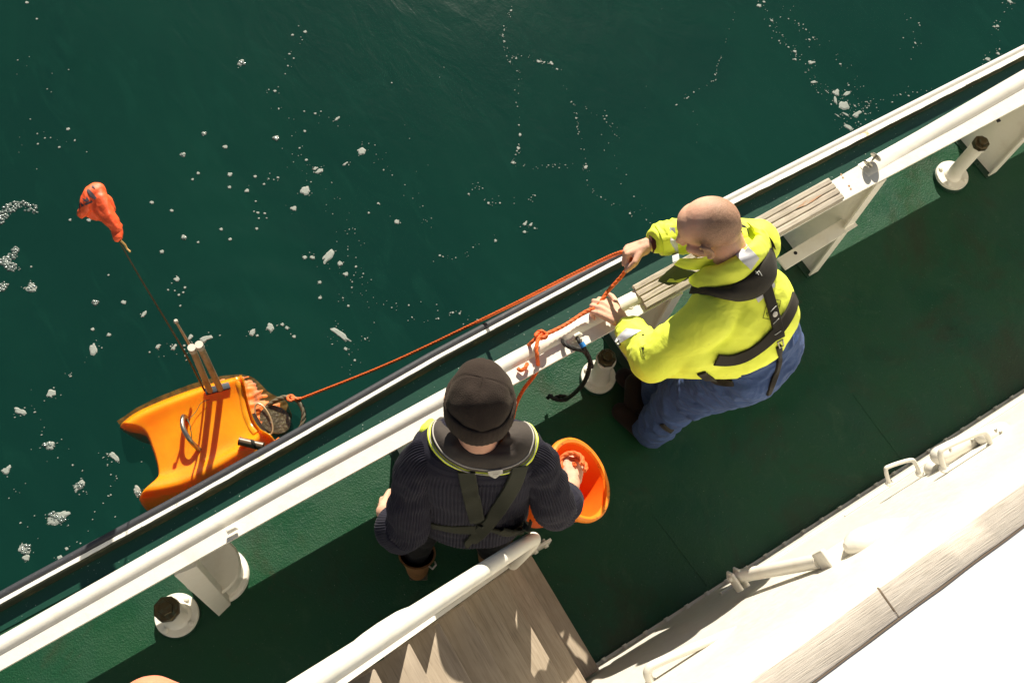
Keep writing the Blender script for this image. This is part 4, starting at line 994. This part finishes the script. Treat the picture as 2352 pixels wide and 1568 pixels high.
# upright jacket collar round the neck
o_c = [P(*c3(565, 475), 1.20), P(*c3(650, 506), 1.24), P(*c3(760, 494), 1.27), P(*c3(870, 447), 1.30), P(*c3(950, 385), 1.32), P(*c3(985, 330), 1.33), P(*c3(975, 270), 1.33)]
i_c = [P(*c3(600, 440), 1.25), P(*c3(680, 438), 1.30), P(*c3(760, 428), 1.34), P(*c3(850, 400), 1.36), P(*c3(920, 350), 1.37), P(*c3(955, 310), 1.37), P(*c3(940, 262), 1.36)]
pad('jacket_collar', o_c, i_c, HIVIS, jacket, .012, wr=.006)
link('collar_lining', blob([('c', P(*c3(930, 300), 1.30), .035, P(*c3(880, 370), 1.30), .03)], .008, 3), BLACKC, jacket)
def decal(name, tree, poly, m, parent, off=.004, nx=10, ny=8, th=.0012):
    """four-cornered patch that follows a surface"""
    a, b, c_, d = [np.array(c3(*q)) for q in poly]; G = []
    for i in range(ny+1):
        row = []
        for j in range(nx+1):
            s, t = j/nx, i/ny; q = (a*(1-s)+b*s)*(1-t)+(d*(1-s)+c_*s)*t
            row.append(drape(tree, q[0], q[1], 1.2, off)[0])
        G.append(row)
    v, f = grid_mesh(G); mb = MB(); mb.v = v; mb.f = f; return mb.build(name, m, parent, smooth=True)
TY = meshtree([ylobe, ljb, jacket])
decal('reflective_patch', TY, [(905, 415), (968, 358), (1042, 438), (996, 505)], REFL, ylobe)
decal('reflective_tape', TB, [(1022, 655), (1128, 575), (1132, 598), (1040, 688)], REFL, jacket, .003)
decal('reflective_tape', TB, [(540, 268), (572, 268), (598, 448), (560, 462)], REFL, jacket, .004)
decal('reflective_tape', TB, [(232, 905), (300, 835), (385, 850), (250, 925)], REFL, jacket, .004)
def stroke(name, tree, pts, r, m, parent, off=.003, n=24):
    c = crom([(a, b, 0) for a, b in pts], n) if len(pts) > 2 else [np.array(pts[0])+(np.array(pts[1])-np.array(pts[0]))*t for t in np.linspace(0, 1, n)]
    return MB().tube([drape(tree, *c3(q[0], q[1]), 1.2, off)[0] for q in c], r, 6).build(name, m, parent, smooth=True)
def k4(x, y): return ((1830+x/39.2-1400)*2.3067, (650+y/39.2-440)*2.3067)
four = [[k4(540, 490), k4(700, 650), k4(830, 850)], [k4(580, 780), k4(720, 640), k4(860, 480), k4(875, 490)], [k4(875, 490), k4(1110, 880)]]
CHALK = Mat('white_marker', (.62, .62, .58), .7).m
for s_ in four: stroke('painted_four', TY, s_, .0013, CHALK, ljb, .004, 14)
INK = Mat('black_print', (.02, .022, .01), .8).m
def k5(x, y): return ((1840+x/19.6-1400)*2.3067, (720+y/19.6-440)*2.3067)
for s_ in ([k5(900, 190), k5(1285, 265)], [k5(1285, 265), k5(1165, 800)], [k5(600, 480), k5(435, 1095)], [k5(435, 1095), k5(800, 1170)],
           [k5(1075, 420), k5(1165, 440)], [k5(1135, 370), k5(1125, 450)], [k5(1115, 560), k5(1200, 495)], [k5(600, 870), k5(630, 960)], [k5(600, 870), k5(700, 800)], [k5(635, 1015), k5(735, 930)], [k5(640, 920), k5(690, 860)]):
    stroke('emblem_line', TB, s_, .0008, INK, jacket, .002, 10)
def k6(x, y): return ((1540+x/22.4-1400)*2.3067, (820+y/22.4-440)*2.3067)
for s_ in ([k6(500, 650), k6(840, 480)], [k6(500, 650), k6(650, 1130)], [k6(650, 1130), k6(810, 1085)], [k6(680, 980), k6(760, 850)], [k6(680, 980), k6(790, 1020)]): stroke('sleeve_label_line', TB, s_, .0008, INK, jacket, .002, 10)
decal('sleeve_label_mark', TB, [k6(600, 650), k6(745, 600), k6(740, 740), k6(675, 850)], INK, jacket, .002, 4, 4)
for q in ((262, 922), (393, 872)): 
    p, nn = drape(TB, *c3(*q), 1.0, .0); MB().lathe([(.005, 0), (.005, .003), (.003, .004)], p, 10, nn.to_track_quat('Z', 'Y').to_matrix()).build('press_stud', BLACKC, jacket)
# harness
st_ = strap('back_strap', TBD, [c3(1082, 600), c3(1105, 680), c3(1128, 760), c3(1150, 840), c3(1158, 880)], .040, BLACKC, pb, off=.009, wid2=.036)
TS = meshtree([st_])
for a, b in (((1108, 738), (1140, 706)), ((1122, 808), (1155, 776)), ((1136, 868), (1168, 846))): stroke('stitch', TS, [a, b], .0013, CHALK, st_, .003, 8)
p, nn = drape(TS, *c3(1133, 753), 1.1, .002); MB().lathe([(.009, 0), (.010, .002), (.007, .0035), (.002, .003)], p, 16, nn.to_track_quat('Z', 'Y').to_matrix()).build('round_button', Mat('button_white', (.6, .57, .52), .5).m, st_, smooth=True)
strap('waist_belt', TBD, [c3(800, 1005), c3(880, 1010), c3(970, 985), c3(1060, 925), c3(1130, 860), c3(1190, 785), c3(1228, 710), c3(1238, 660)], .044, BLACKC, pb, off=.010)
strap('thigh_strap', TBD, [c3(718, 1078), c3(765, 1112), c3(830, 1132), c3(902, 1136)], .030, BLACKC, pb, off=.008)
strap('crotch_strap', TBD, [c3(1150, 930), c3(1158, 990), c3(1145, 1060), c3(1118, 1140), c3(1092, 1205)], .022, BLACKC, pb, off=.008)
strap('ankle_strap', TBD, [c3(500, 1370), c3(525, 1395), c3(555, 1410)], .022, BLACKC, pb, off=.006, n=12)
bk = MB(); q = [drape(TBD, *c3(x, y), 1.0, .012)[0] for x, y in ((1140, 900), (1168, 885), (1172, 915), (1148, 935), (1140, 900))]
bk.tube(q, .003, 8); bk.build('buckle', GALV, pb, smooth=True)
# dangling visor flap under the chin: dark front pad
fl_ = [P(*c3(x, y), z) for x, y, z in ((575, 470, 1.17), (520, 515, 1.12), (478, 558, 1.07), (545, 583, 1.06), (640, 555, 1.09), (700, 515, 1.14), (640, 505, 1.17))]
MB().prism(fl_, (0, 0, -.018)).build('front_flap', Mat('navy_flap', (.018, .026, .042), .6).m, pb, bevel=.004)
MB().prism([P(*c3(x, y), z) for x, y, z in ((525, 572, 1.072), (570, 524, 1.105), (648, 545, 1.100), (600, 577, 1.078))], (0, 0, .004)).build('flap_panel', Mat('dull_yellow_panel', (.34, .36, .16), .6).m, pb)

# ================================================================== ropes
def ropemat(name, base, dark):
    m = Mat(name, base, .6, spec=.35); m.mixcol(m.ramp(m.noise(30, 6, .8), .55, .68, 0, .8), dark)
    m.bump(m.noise(220, 3, .6), .0016, .9); return m.m
ORR = ropemat('orange_rope', (.80, .150, .030), (.30, .070, .02)); BLR = ropemat('black_rope', (.012, .011, .010), (.03, .027, .024))
def rope(name, pts, r, m, parent, n=160, strands=3, pitch=40):
    c = [Vector(q) for q in crom(pts, n)]; mb = MB()
    L = sum((c[i+1]-c[i]).length for i in range(n-1)); steps = int(min(1400, max(60, L/.004))); 
    cc = [Vector(q) for q in crom(c, steps)]; T = [(cc[min(i+1, steps-1)]-cc[max(i-1, 0)]).normalized() for i in range(steps)]
    u = Vector((0, 0, 1)) if abs(T[0].z) < .9 else Vector((1, 0, 0))
    U = []
    for i in range(steps): u = (u-T[i]*u.dot(T[i])).normalized(); U.append(u.copy())
    s_ = 0
    for k in range(strands):
        pp = []; s_ = 0
        for i in range(steps):
            if i: s_ += (cc[i]-cc[i-1]).length
            a = 2*math.pi*(k/strands+s_/(r*7.5)); pp.append(cc[i]+(U[i]*math.cos(a)+T[i].cross(U[i])*math.sin(a))*r*.36)
        mb.tube(pp, r*.66, 7)
    return mb.build(name, m, parent, smooth=True)
GR = P(1425, 580, 1.045); GL = P(1397, 668, .905)
tow = thing('tow_rope', P(1243, 768, .86), 'long orange rope running from the buoy through both hands to a knot on the rail', 'rope')
rope('haul_line', [P(692, 915, -.93), P(900, 832, -.47), P(1150, 713, .16), P(1330, 623, .72), GR, P(1448, 590, 1.03)], .0078, ORR, tow)
rope('haul_line', [P(1448, 590, 1.03), P(1446, 606, 1.01), P(1428, 634, .95), GL, P(1370, 705, .885), P(1345, 716, .872), P(1300, 745, .870), P(1262, 764, .872), P(1245, 768, .88)], .0078, ORR, tow)
kn_ = [P(1243+12*math.cos(t*1.0)+2*math.sin(t*2), 766+8*math.sin(t)+1.5*t*.3, .880+.006*math.sin(t*1.5)) for t in np.linspace(0, 11, 30)]
rope('knot', kn_, .0068, ORR, tow)
rope('fall', [P(1245, 768, .885), P(1236, 780, .89), P(1232, 800, .893), P(1234, 822, .875), P(1235, 845, .80), P(1224, 866, .72), P(1204, 892, .62), P(1187, 925, .52), P(1178, 965, .42), P(1180, 1010, .40)], .0078, ORR, tow)
rope('tail', [P(1240, 770, .875), P(1222, 785, .865), P(1212, 796, .82), P(1206, 815, .80)], .0070, ORR, tow)
rope('tail', [P(1211, 834, .845), P(1206, 845, .85), P(1196, 850, .845), P(1189, 846, .842)], .0075, ORR, tow)
blk = thing('mooring_rope', P(1345, 810, .85), 'frayed black rope looped over the ledge with a blue whipping', 'rope')
rope('strand', [P(1292, 782, .842), P(1300, 792, .855), P(1318, 800, .86), P(1340, 806, .85), P(1352, 822, .80), P(1356, 838, .76)], .0085, BLR, blk)
rope('strand', [P(1322, 772, .842), P(1330, 782, .862), P(1340, 797, .86), P(1352, 818, .82), P(1360, 842, .74)], .0085, BLR, blk)
MB().tube([P(1335, 787, .866), P(1341, 797, .862)], .0105, 14).build('blue_whipping', Mat('blue_tape', (.03, .22, .60), .5).m, blk, smooth=True)
rope('fall', [P(1356, 832, .78), P(1350, 858, .66), P(1340, 880, .50), P(1322, 900, .30), P(1305, 913, .16), P(1288, 918, .10), P(1272, 915, .08), P(1264, 908, .07), P(1258, 914, .045)], .0095, BLR, blk)
rope('knot', [P(1290+14*math.cos(t), 914+5*math.sin(t), .11+.010*math.sin(t*1.3)) for t in np.linspace(0, 9, 26)], .0085, BLR, blk)

# ================================================================== bucket
m = Mat('orange_bucket_plastic', (.82, .120, .006), .38, spec=.5); m.mixcol(m.ramp(m.noise(9, 4, .6), .45, .7, 0, .5), (.70, .075, .005))
m.b.inputs['Subsurface Weight'].default_value = .15; m.b.inputs['Subsurface Radius'].default_value = (.02, .006, .002); BUCK = m.m
m = Mat('scuffed_bucket_rim', (.85, .24, .012), .45); m.mixcol(m.ramp(m.noise(26, 6, .8), .55, .64, 0, .85), (.10, .03, .008)); BRIM = m.m
bt = P(1332, 1100, .74); bk_ = thing('bucket', bt, 'orange plastic bucket with a scuffed rim hanging from the hand of the beanie wearer', 'bucket')
ax = (RA*.62+FA*.10+Vector((0, 0, .78))).normalized(); M = ax.to_track_quat('Z', 'Y').to_matrix()
H_ = .27
MB().lathe([(.10, -H_), (.112, -H_*.95), (.146, -.02), (.148, -.006), (.138, -.006), (.136, -.02), (.104, -H_*.93), (.02, -H_*.92)], bt, 64, M).build('shell', BUCK, bk_, smooth=True)
MB().lathe([(.137, -.022), (.154, -.024), (.158, -.012), (.156, .002), (.148, .007), (.138, .004), (.1365, -.008)], bt, 72, M, cap=False).build('rim', BRIM, bk_, smooth=True)
cc_ = A(.372, .095, 1.0)
for k in range(2):
    q = [cc_+RA*(.035*math.cos(t)-.012*k)+FA*(.030*math.sin(t)+.018*k)+Vector((0, 0, .012*k-.03*math.sin(t/2))) for t in np.linspace(-.6, 3.9, 14)]
    rope('handle_rope', q, .0085, ORR, bk_)
rimp = [bt+M @ Vector((.150*math.cos(t), .150*math.sin(t), -.004)) for t in np.linspace(0, 6.2, 60)]
rimp.sort(key=lambda q: (q-cc_).length); ra_ = rimp[8]; rb_ = rimp[9]
for e_ in (ra_, rb_): rope('handle_rope', [e_-Vector((0, 0, .02)), e_.lerp(cc_, .5)+Vector((0, 0, .015)), cc_+FA*.01-Vector((0, 0, .01))], .0075, ORR, bk_)

# ================================================================== buoy
m = Mat('buoy_orange', (.95, .31, .004), .26, spec=.5, coat=.3); m.mixcol(m.ramp(m.noise(4, 4, .6), .4, .7, 0, .7), (.92, .19, .004))
m.mixcol(m.ramp(m.noise(40, 6, .85), .70, .74, 0, .5), (.30, .07, .01))
m.b.inputs['Subsurface Weight'].default_value = .45; m.b.inputs['Subsurface Radius'].default_value = (.16, .05, .004); m.b.inputs['Subsurface Scale'].default_value = .8; BUOY = m.m
m = Mat('submerged_orange', (.85, .20, .012), .6); m.mixcol(m.ramp(m.noise(22, 6, .8, (1, .35, 1), (0, 0, .5)), .46, .62), (.34, .09, .02)); SUBO = m.m
by = thing('drifter_buoy', P(460, 1010, ZW), 'orange moulded survey buoy floating beside the hull with whip aerial and flag', 'buoy')
NB, MBY = 90, 90
Tc = crom([(265, 972, 0), (300, 943, 0), (350, 918, 0), (430, 888, 0), (500, 868, 0), (540, 860, 0), (556, 862, 0)], NB)
Bc = crom([(345, 1184, 0), (400, 1182, 0), (460, 1166, 0), (520, 1130, 0), (580, 1082, 0), (622, 1040, 0), (634, 1022, 0)], NB)
Lc = crom([(265, 972, 0), (290, 984, 0), (330, 995, 0), (350, 1035, 0), (362, 1080, 0), (358, 1105, 0), (326, 1140, 0), (320, 1152, 0), (345, 1184, 0)], MBY)
Rc = crom([(556, 862, 0), (566, 885, 0), (572, 925, 0), (584, 965, 0), (604, 995, 0), (630, 1008, 0), (634, 1022, 0)], MBY)
def hgt(u, v):
    ed = min(v, 1-v)/.17; ed = min(1, ed); rim = math.sin(ed*math.pi/2)**.7
    lobe = .030*math.exp(-((v-.13)/.11)**2)
    ridge_ = .052*math.exp(-((v-.72)/.10)**2)*(1-.30*u)
    trough = -.004*math.exp(-((v-.43)/.17)**2)
    low = .02*math.exp(-((v-.93)/.07)**2)
    end = .035*math.exp(-((u-.93)/.05)**2); le = min(1, u/.05)**.5; re = min(1, (1-u)/.035)**.5
    return (.115+lobe+ridge_+trough+low+end)*rim*(.35+.65*le)*(.30+.70*re)-.02
Gb = []
for i in range(MBY):
    v_ = i/(MBY-1); row = []
    for j in range(NB):
        u_ = j/(NB-1)
        c_ = (1-v_)*Tc[j]+v_*Bc[j]+(1-u_)*Lc[i]+u_*Rc[i]-((1-u_)*(1-v_)*Tc[0]+u_*(1-v_)*Tc[-1]+(1-u_)*v_*Bc[0]+u_*v_*Bc[-1])
        p = P(c_[0], c_[1], ZW+.06); p.z = ZW+hgt(u_, v_)+.0015*nz((p.x*9, p.y*9, 0), 1); row.append(p)
    Gb.append(row)
v, f = grid_mesh(Gb); nv = len(v)
bd_ = [(0, j) for j in range(NB)]+[(i, NB-1) for i in range(1, MBY)]+[(MBY-1, j) for j in range(NB-2, -1, -1)]+[(i, 0) for i in range(MBY-2, 0, -1)]
ctr = sum((v[i*NB+j] for i, j in bd_), Vector())/len(bd_)
for d_, zz in ((.0, -.07), (-.05, -.16), (-.3, -.26)):
    for i, j in bd_:
        q = v[i*NB+j]; o_ = q+(ctr-q)*(-d_); v.append(Vector((o_.x, o_.y, ZW+zz)))
nb_ = len(bd_)
for k in range(nb_):
    a, b = bd_[k][0]*NB+bd_[k][1], bd_[(k+1) % nb_][0]*NB+bd_[(k+1) % nb_][1]
    f.append((a, b, nv+(k+1) % nb_, nv+k))
    for s_ in (0, 1): f.append((nv+s_*nb_+k, nv+s_*nb_+(k+1) % nb_, nv+(s_+1)*nb_+(k+1) % nb_, nv+(s_+1)*nb_+k))
f.append(tuple(nv+2*nb_+k for k in range(nb_)))
mb = MB(); mb.v = v; mb.f = f; bodyo = mb.build('moulded_body', BUOY, by, smooth=True, auto=70)
TBU0 = meshtree([bodyo])
rp = [drape(TBU0, x, y, ZW+.1, -.006)[0] for x, y in ((540, 868), (549, 884), (556, 905), (560, 930), (566, 955), (576, 978), (588, 994))]
MB().tube([Vector(q) for q in crom(rp, 40)], .020, 18, flat=.7).build('end_rim', BUOY, by, smooth=True)
TBU = TBU0
# submerged fairing seen through the water
def lapped(name, inner, outer, amp=.011, n=60, mm=14):
    i_, o_ = crom(inner, n), crom(outer, n); G = []
    for k in range(n):
        row = []
        for j in range(mm):
            t = j/(mm-1); q = i_[k]*(1-t)+o_[k]*t; p = P(q[0], q[1], ZW)
            row.append(Vector((p.x, p.y, ZW+.012-.020*t+amp*(nz((p.x*14, p.y*30, 2), 1)+.5*nz((p.x*30, p.y*60, 5), 1)))))
        G.append(row+[Vector((row[-1].x, row[-1].y, ZW-.2))])
    v, f = grid_mesh(G); mb = MB(); mb.v = v; mb.f = f; mb.build(name, SUBO, by, smooth=True)
lapped('submerged_fairing', [(552, 866, 0), (562, 890, 0), (570, 925, 0), (582, 960, 0), (598, 985, 0)], [(548, 858, 0), (584, 868, 0), (618, 900, 0), (660, 925, 0), (640, 975, 0)])
lapped('submerged_edge', [(286, 990, 0), (316, 962, 0), (366, 936, 0), (444, 906, 0), (512, 886, 0), (556, 880, 0)], [(268, 966, 0), (302, 942, 0), (352, 915, 0), (430, 884, 0), (502, 863, 0), (556, 858, 0)], .007)
lapped('submerged_foot', [(585, 1040, 0), (612, 1030, 0), (640, 1005, 0)], [(600, 1062, 0), (640, 1044, 0), (672, 1015, 0)])
def bp(x, y, off=0.): 
    p, nn = drape(TBU, x, y, ZW+.1, off); return p
# lifting handle
def ss(*pts): return [Vector(q) for q in crom(pts, 30)]
a, b = bp(430, 962), bp(458, 1033)
hm = Mat('brushed_steel', (.46, .40, .33), .32, metal=.9); hm.mixcol(hm.ramp(hm.noise(30, 5, .7), .5, .7, 0, .5), (.28, .15, .08))
MB().tube(ss(a-Vector((0, 0, .01)), a+Vector((-.010, .0, .055)), a.lerp(b, .3)+Vector((-.028, -.01, .085)), a.lerp(b, .7)+Vector((-.02, -.01, .065)), b-Vector((0, 0, .005))), .0125, 16).build('lifting_handle', hm.m, by, smooth=True)
GRN = Mat('green_twine', (.02, .12, .07), .7).m
MB().tube(ss(a+Vector((0, 0, .02)), P(436, 975, a.z+.04), P(440, 1000, a.z+.02), P(441, 1015, a.z)), .0022, 6).build('twine', GRN, by, smooth=True)
MB().tube(ss(P(436, 960, a.z+.03), P(450, 945, a.z+.02), P(462, 925, a.z+.03), P(482, 917, a.z+.02)), .0014, 6).build('twine', GRN, by, smooth=True)
# recessed deck fitting and the two tubes
DKG = Mat('slate_fitting', (.035, .045, .065), .5).m
o_ = [bp(x, y, .003) for x, y in ((470, 893), (525, 878), (530, 892), (474, 907))]; zt = max(q.z for q in o_)+.004
MB().prism([Vector((q.x, q.y, zt)) for q in o_], (0, 0, -.05)).build('fitting_plate', DKG, by, bevel=.002)
tm = Mat('stained_tube', (.46, .34, .22), .5); tm.mixcol(tm.ramp(tm.noise(20, 5, .75, (1, 1, .3)), .5, .66, 0, .7), (.20, .10, .05)); TUBE = tm.m
TW = Mat('tube_cap', (.62, .56, .48), .5).m
def vtube(x0, y0, x1, y1, r, name):
    a = P(x0, y0, zt); d = a.copy()
    best = min(np.linspace(zt, 1.4, 600), key=lambda z: (P(x1, y1, z)-a).xy.length_squared+0*(z)); b = P(x1, y1, best)
    MB().tube([a, b], r, 18).build(name, TUBE, by, smooth=True)
    MB().tube([b-(b-a).normalized()*.03, b+(b-a).normalized()*.012], r*1.18, 18).build('tube_cap', TW, by, smooth=True); return a, b
vtube(482, 897, 441, 800, .0165, 'tube'); vtube(506, 893, 458, 793, .0165, 'tube')
a = P(438, 798, -.60)
MB().tube([P(440, 800, -.72), P(405, 740, -.50)], [.008, .0055], 10).build('aerial', TUBE, by, smooth=True)
MB().lathe([(.010, -.01), (.011, .005), (.006, .012)], P(404, 738, -.50), 12).build('aerial_tip', TW, by, smooth=True)
WH = Mat('whip_carbon', (.055, .040, .022), .5).m
wb = P(470, 897, zt); wt = P(277, 552, .80); 
best = min(np.linspace(0, 1.4, 500), key=lambda z: (P(277, 552, z)-wb).xy.length_squared); wt = P(277, 552, best)
MB().tube([wb.lerp(wt, t)+Vector((.006*math.sin(t*5), 0, 0)) for t in np.linspace(0, 1, 24)], [.0055-.0028*t for t in np.linspace(0, 1, 24)], 8).build('whip', WH, by, smooth=True)
YT = Mat('amber_tie', (.60, .34, .10), .5).m
MB().tube([wt, P(287, 562, best-.02), P(292, 572, best-.03), P(299, 578, best-.03)], .004, 8).build('cord_tie', YT, by, smooth=True)
# bag-like flag pulled over the top of the whip
m = Mat('fluorescent_orange_cloth', (.98, .125, .028), .55); m.mixcol(m.ramp(m.noise(8, 3), .4, .7, 0, .4), (.92, .08, .018)); m.bump(m.noise(26, 4, .6), .006, .6)
m.b.inputs['Subsurface Weight'].default_value = .3; m.b.inputs['Subsurface Radius'].default_value = (.03, .01, .005); FLAG = m.m
zf = best
def F3(x, y, dz=0): return P(x, y, zf+dz)
fp_ = [('c', F3(271, 546), .016, F3(266, 524), .020), ('c', F3(266, 524, .01), .020, F3(256, 508, .02), .026), ('c', F3(256, 508, .02), .030, F3(232, 476, .04), .034),
       ('c', F3(240, 486, .03), .034, F3(226, 460, .05), .032), ('c', F3(226, 460, .05), .030, F3(221, 443, .05), .030), ('c', F3(215, 447, .05), .032, F3(222, 440, .05), .030),
       ('c', F3(214, 446, .06), .030, F3(198, 470, .05), .030), ('c', F3(198, 470, .05), .030, F3(184, 492, .02), .018), ('c', F3(222, 490, .0), .030, F3(208, 472, .03), .034),
       ('c', F3(240, 462, .0), .024, F3(250, 478, -.02), .022), ('c', F3(247, 505, .0), .024, F3(232, 490, .0), .034), ('c', F3(262, 520, .0), .022, F3(276, 516, 0), .010)]
fmx = blob(fp_, .0045, 5)
displace(fmx, lambda c, n_: .010*ridge(c, 8, (1.6, .7, .6))+.004*ridge(c, 22, (1.4, .8, 1))-.006)
flag = link('flag', fmx, FLAG, by); TF = meshtree([flag])
FP = Mat('flag_print', (.06, .045, .055), .7).m
def k7(x, y): return ((160+x/7.467)/1.063, (430+y/7.467)/1.063)
def decal2(name, tree, poly, m, parent, off=.0025, nx=8, ny=6, zd=0):
    a, b, c_, d = [np.array(k7(*q)) for q in poly]; G = []
    for i in range(ny+1):
        G.append([drape(tree, *((a*(1-j/nx)+b*j/nx)*(1-i/ny)+(d*(1-j/nx)+c_*j/nx)*i/ny), zd, off)[0] for j in range(nx+1)])
    v, f = grid_mesh(G); mb = MB(); mb.v = v; mb.f = f; return mb.build(name, m, parent, smooth=True)
for poly in ([(400, 240), (440, 250), (575, 405), (530, 435)], [(385, 260), (415, 245), (540, 436), (450, 385)], [(310, 400), (400, 440), (390, 480), (340, 460)], [(385, 375), (415, 420), (430, 470), (370, 450)], [(355, 505), (480, 445), (500, 470), (365, 535)],
             [(250, 500), (265, 490), (278, 585), (248, 600)], [(285, 470), (300, 490), (345, 545), (300, 560)], [(470, 200), (500, 170), (545, 235), (520, 225)]):
    decal2('printed_mark', TF, poly, FP, flag, zd=zf)
# optical window, hoop and net at the end
HOOP = ropemat('weedy_hoop', (.15, .13, .085), (.28, .22, .14))
def ring(cx, cy, a_, b_, rot, z, t0=0, t1=2*math.pi, n=40):
    return [P(cx+a_*math.cos(t)*math.cos(rot)-b_*math.sin(t)*math.sin(rot), cy+a_*math.cos(t)*math.sin(rot)+b_*math.sin(t)*math.cos(rot), z) for t in np.linspace(t0, t1, n)]
rope('towing_hoop', [P(x, y, z) for x, y, z in ((603, 944, ZW-.02), (625, 924, ZW+.02), (655, 912, ZW+.05), (682, 918, ZW+.06), (697, 945, ZW+.05), (694, 975, ZW+.03), (680, 997, ZW+.01), (655, 1012, ZW-.01), (630, 1022, ZW-.03))], .0135, HOOP, by, strands=3)
GLS = Mat('wet_dark_window', (.065, .052, .028), .08, coat=.5); GLS.mixcol(GLS.ramp(GLS.noise(28, 6, .8, dist=1.5), .50, .62, 0, .8), (.17, .15, .08)); GLS.mixcol(GLS.ramp(GLS.noise(14, 4, .7), .60, .66, 0, .8), (.20, .05, .015))
GLS.bump(GLS.noise(24, 5, .7, dist=1.2), .02, 1.0)
dk = MB(); o_ = ring(632, 963, 38, 31, .5, ZW+.012, 0, 2*math.pi*39/40, 40); dk.prism([q+Vector((0, 0, .004*nz(q, 30))) for q in o_], (0, 0, -.14)); dk.build('sensor_drum', GLS.m, by, bevel=.006)
MB().tube(ring(606, 962, 38, 15, 1.15, ZW+.03), .0045, 8, cap=False).build('drum_rim', Mat('rim_tan', (.30, .22, .12), .4, metal=.4).m, by, smooth=True)
kb = MB(); kb.tube([P(575, 955, ZW+.03), P(592, 985, ZW+.02), P(604, 1000, ZW+.01)], .03, 16); kb.build('dark_collar', Mat('dark_rubber', (.025, .017, .012), .35).m, by, smooth=True)
rope('rope_eye', [P(668+7*math.cos(t), 914+6*math.sin(t), ZW+.075+.01*math.sin(t)) for t in np.linspace(0, 12, 26)], .008, ORR, by)
rope('rope_eye', [P(668, 914, ZW+.08), P(680, 916, ZW+.075), P(692, 915, ZW+.07)], .010, ORR, by)
# horizontal instrument tube low on the body
a, b = bp(556, 1020, .012), bp(606, 1030, .012); b.z = a.z = max(a.z, b.z)+.024
MB().tube([a, b], .0215, 22).build('instrument_tube', Mat('tube_brown', (.13, .085, .05), .35).m, by, smooth=True)
MB().tube([a-(b-a).normalized()*.006, a], .0225, 22).build('tube_end', Mat('tube_dark', (.035, .02, .012), .4).m, by, smooth=True)
for t in (.58, .66): MB().tube([a.lerp(b, t)+Vector((0, .027*math.cos(q), .027*math.sin(q))) for q in np.linspace(0, 6.28, 20)], .004, 6).build('cable_tie', BLACKC, by, smooth=True)
# paper label with a stamped ring and letters
def k8(x, y): return ((540+x/23.52)/1.063, (1110+y/23.52)/1.063)
lab = [k8(360, 960), k8(1510, 110), k8(1750, 330), k8(620, 1170)]
pts = [drape(TBU, x, y, ZW+.1, .004)[0] for x, y in lab]
MB().prism(pts, (0, 0, .0015)).build('paper_label', Mat('paper', (.72, .60, .40), .7).m, by)
zl = sum(q.z for q in pts)/4+.004
def k8p(x, y, dz=.003):
    q = k8(x, y); return drape(meshtree_label, q[0], q[1], zl, dz)[0]
meshtree_label = meshtree([bodyo])
arc = [k8p(690, 960, .007), k8p(760, 830, .007), k8p(900, 640, .007), k8p(1080, 500, .007), k8p(1300, 425, .007), k8p(1560, 405, .007)]
MB().tube([Vector(q) for q in crom(arc, 24)], .0011, 5).build('stamp_ring', PRINT, by)
for s_ in (((1060, 580), (1100, 630), (1130, 610)), ((1150, 540), (1180, 600)), ((1240, 500), (1340, 540)), ((1260, 550), (1320, 490)), ((850, 780), (930, 790)), ((1430, 440), (1450, 480))):
    MB().tube([k8p(x, y, .007) for x, y in s_], .0010, 5).build('stamp_letter', PRINT, by)

# unidentified rounded peach shape, form made up, just entering the frame, bottom left
m = Mat('peach_blob', (.92, .26, .15), .5); m.b.inputs['Subsurface Weight'].default_value = .4; m.b.inputs['Subsurface Radius'].default_value = (.06, .01, .006)
fl = link('rounded_blob', blob([('c', P(345, 1640, 2.2), .070, P(395, 1650, 2.2), .062), ('c', P(300, 1660, 2.15), .06, P(330, 1700, 2.1), .08)], .008, 4), m.m)
props(own_origin(fl), 'pale peach rounded unidentified object cut off by the bottom edge at the lower left', 'unidentified object')
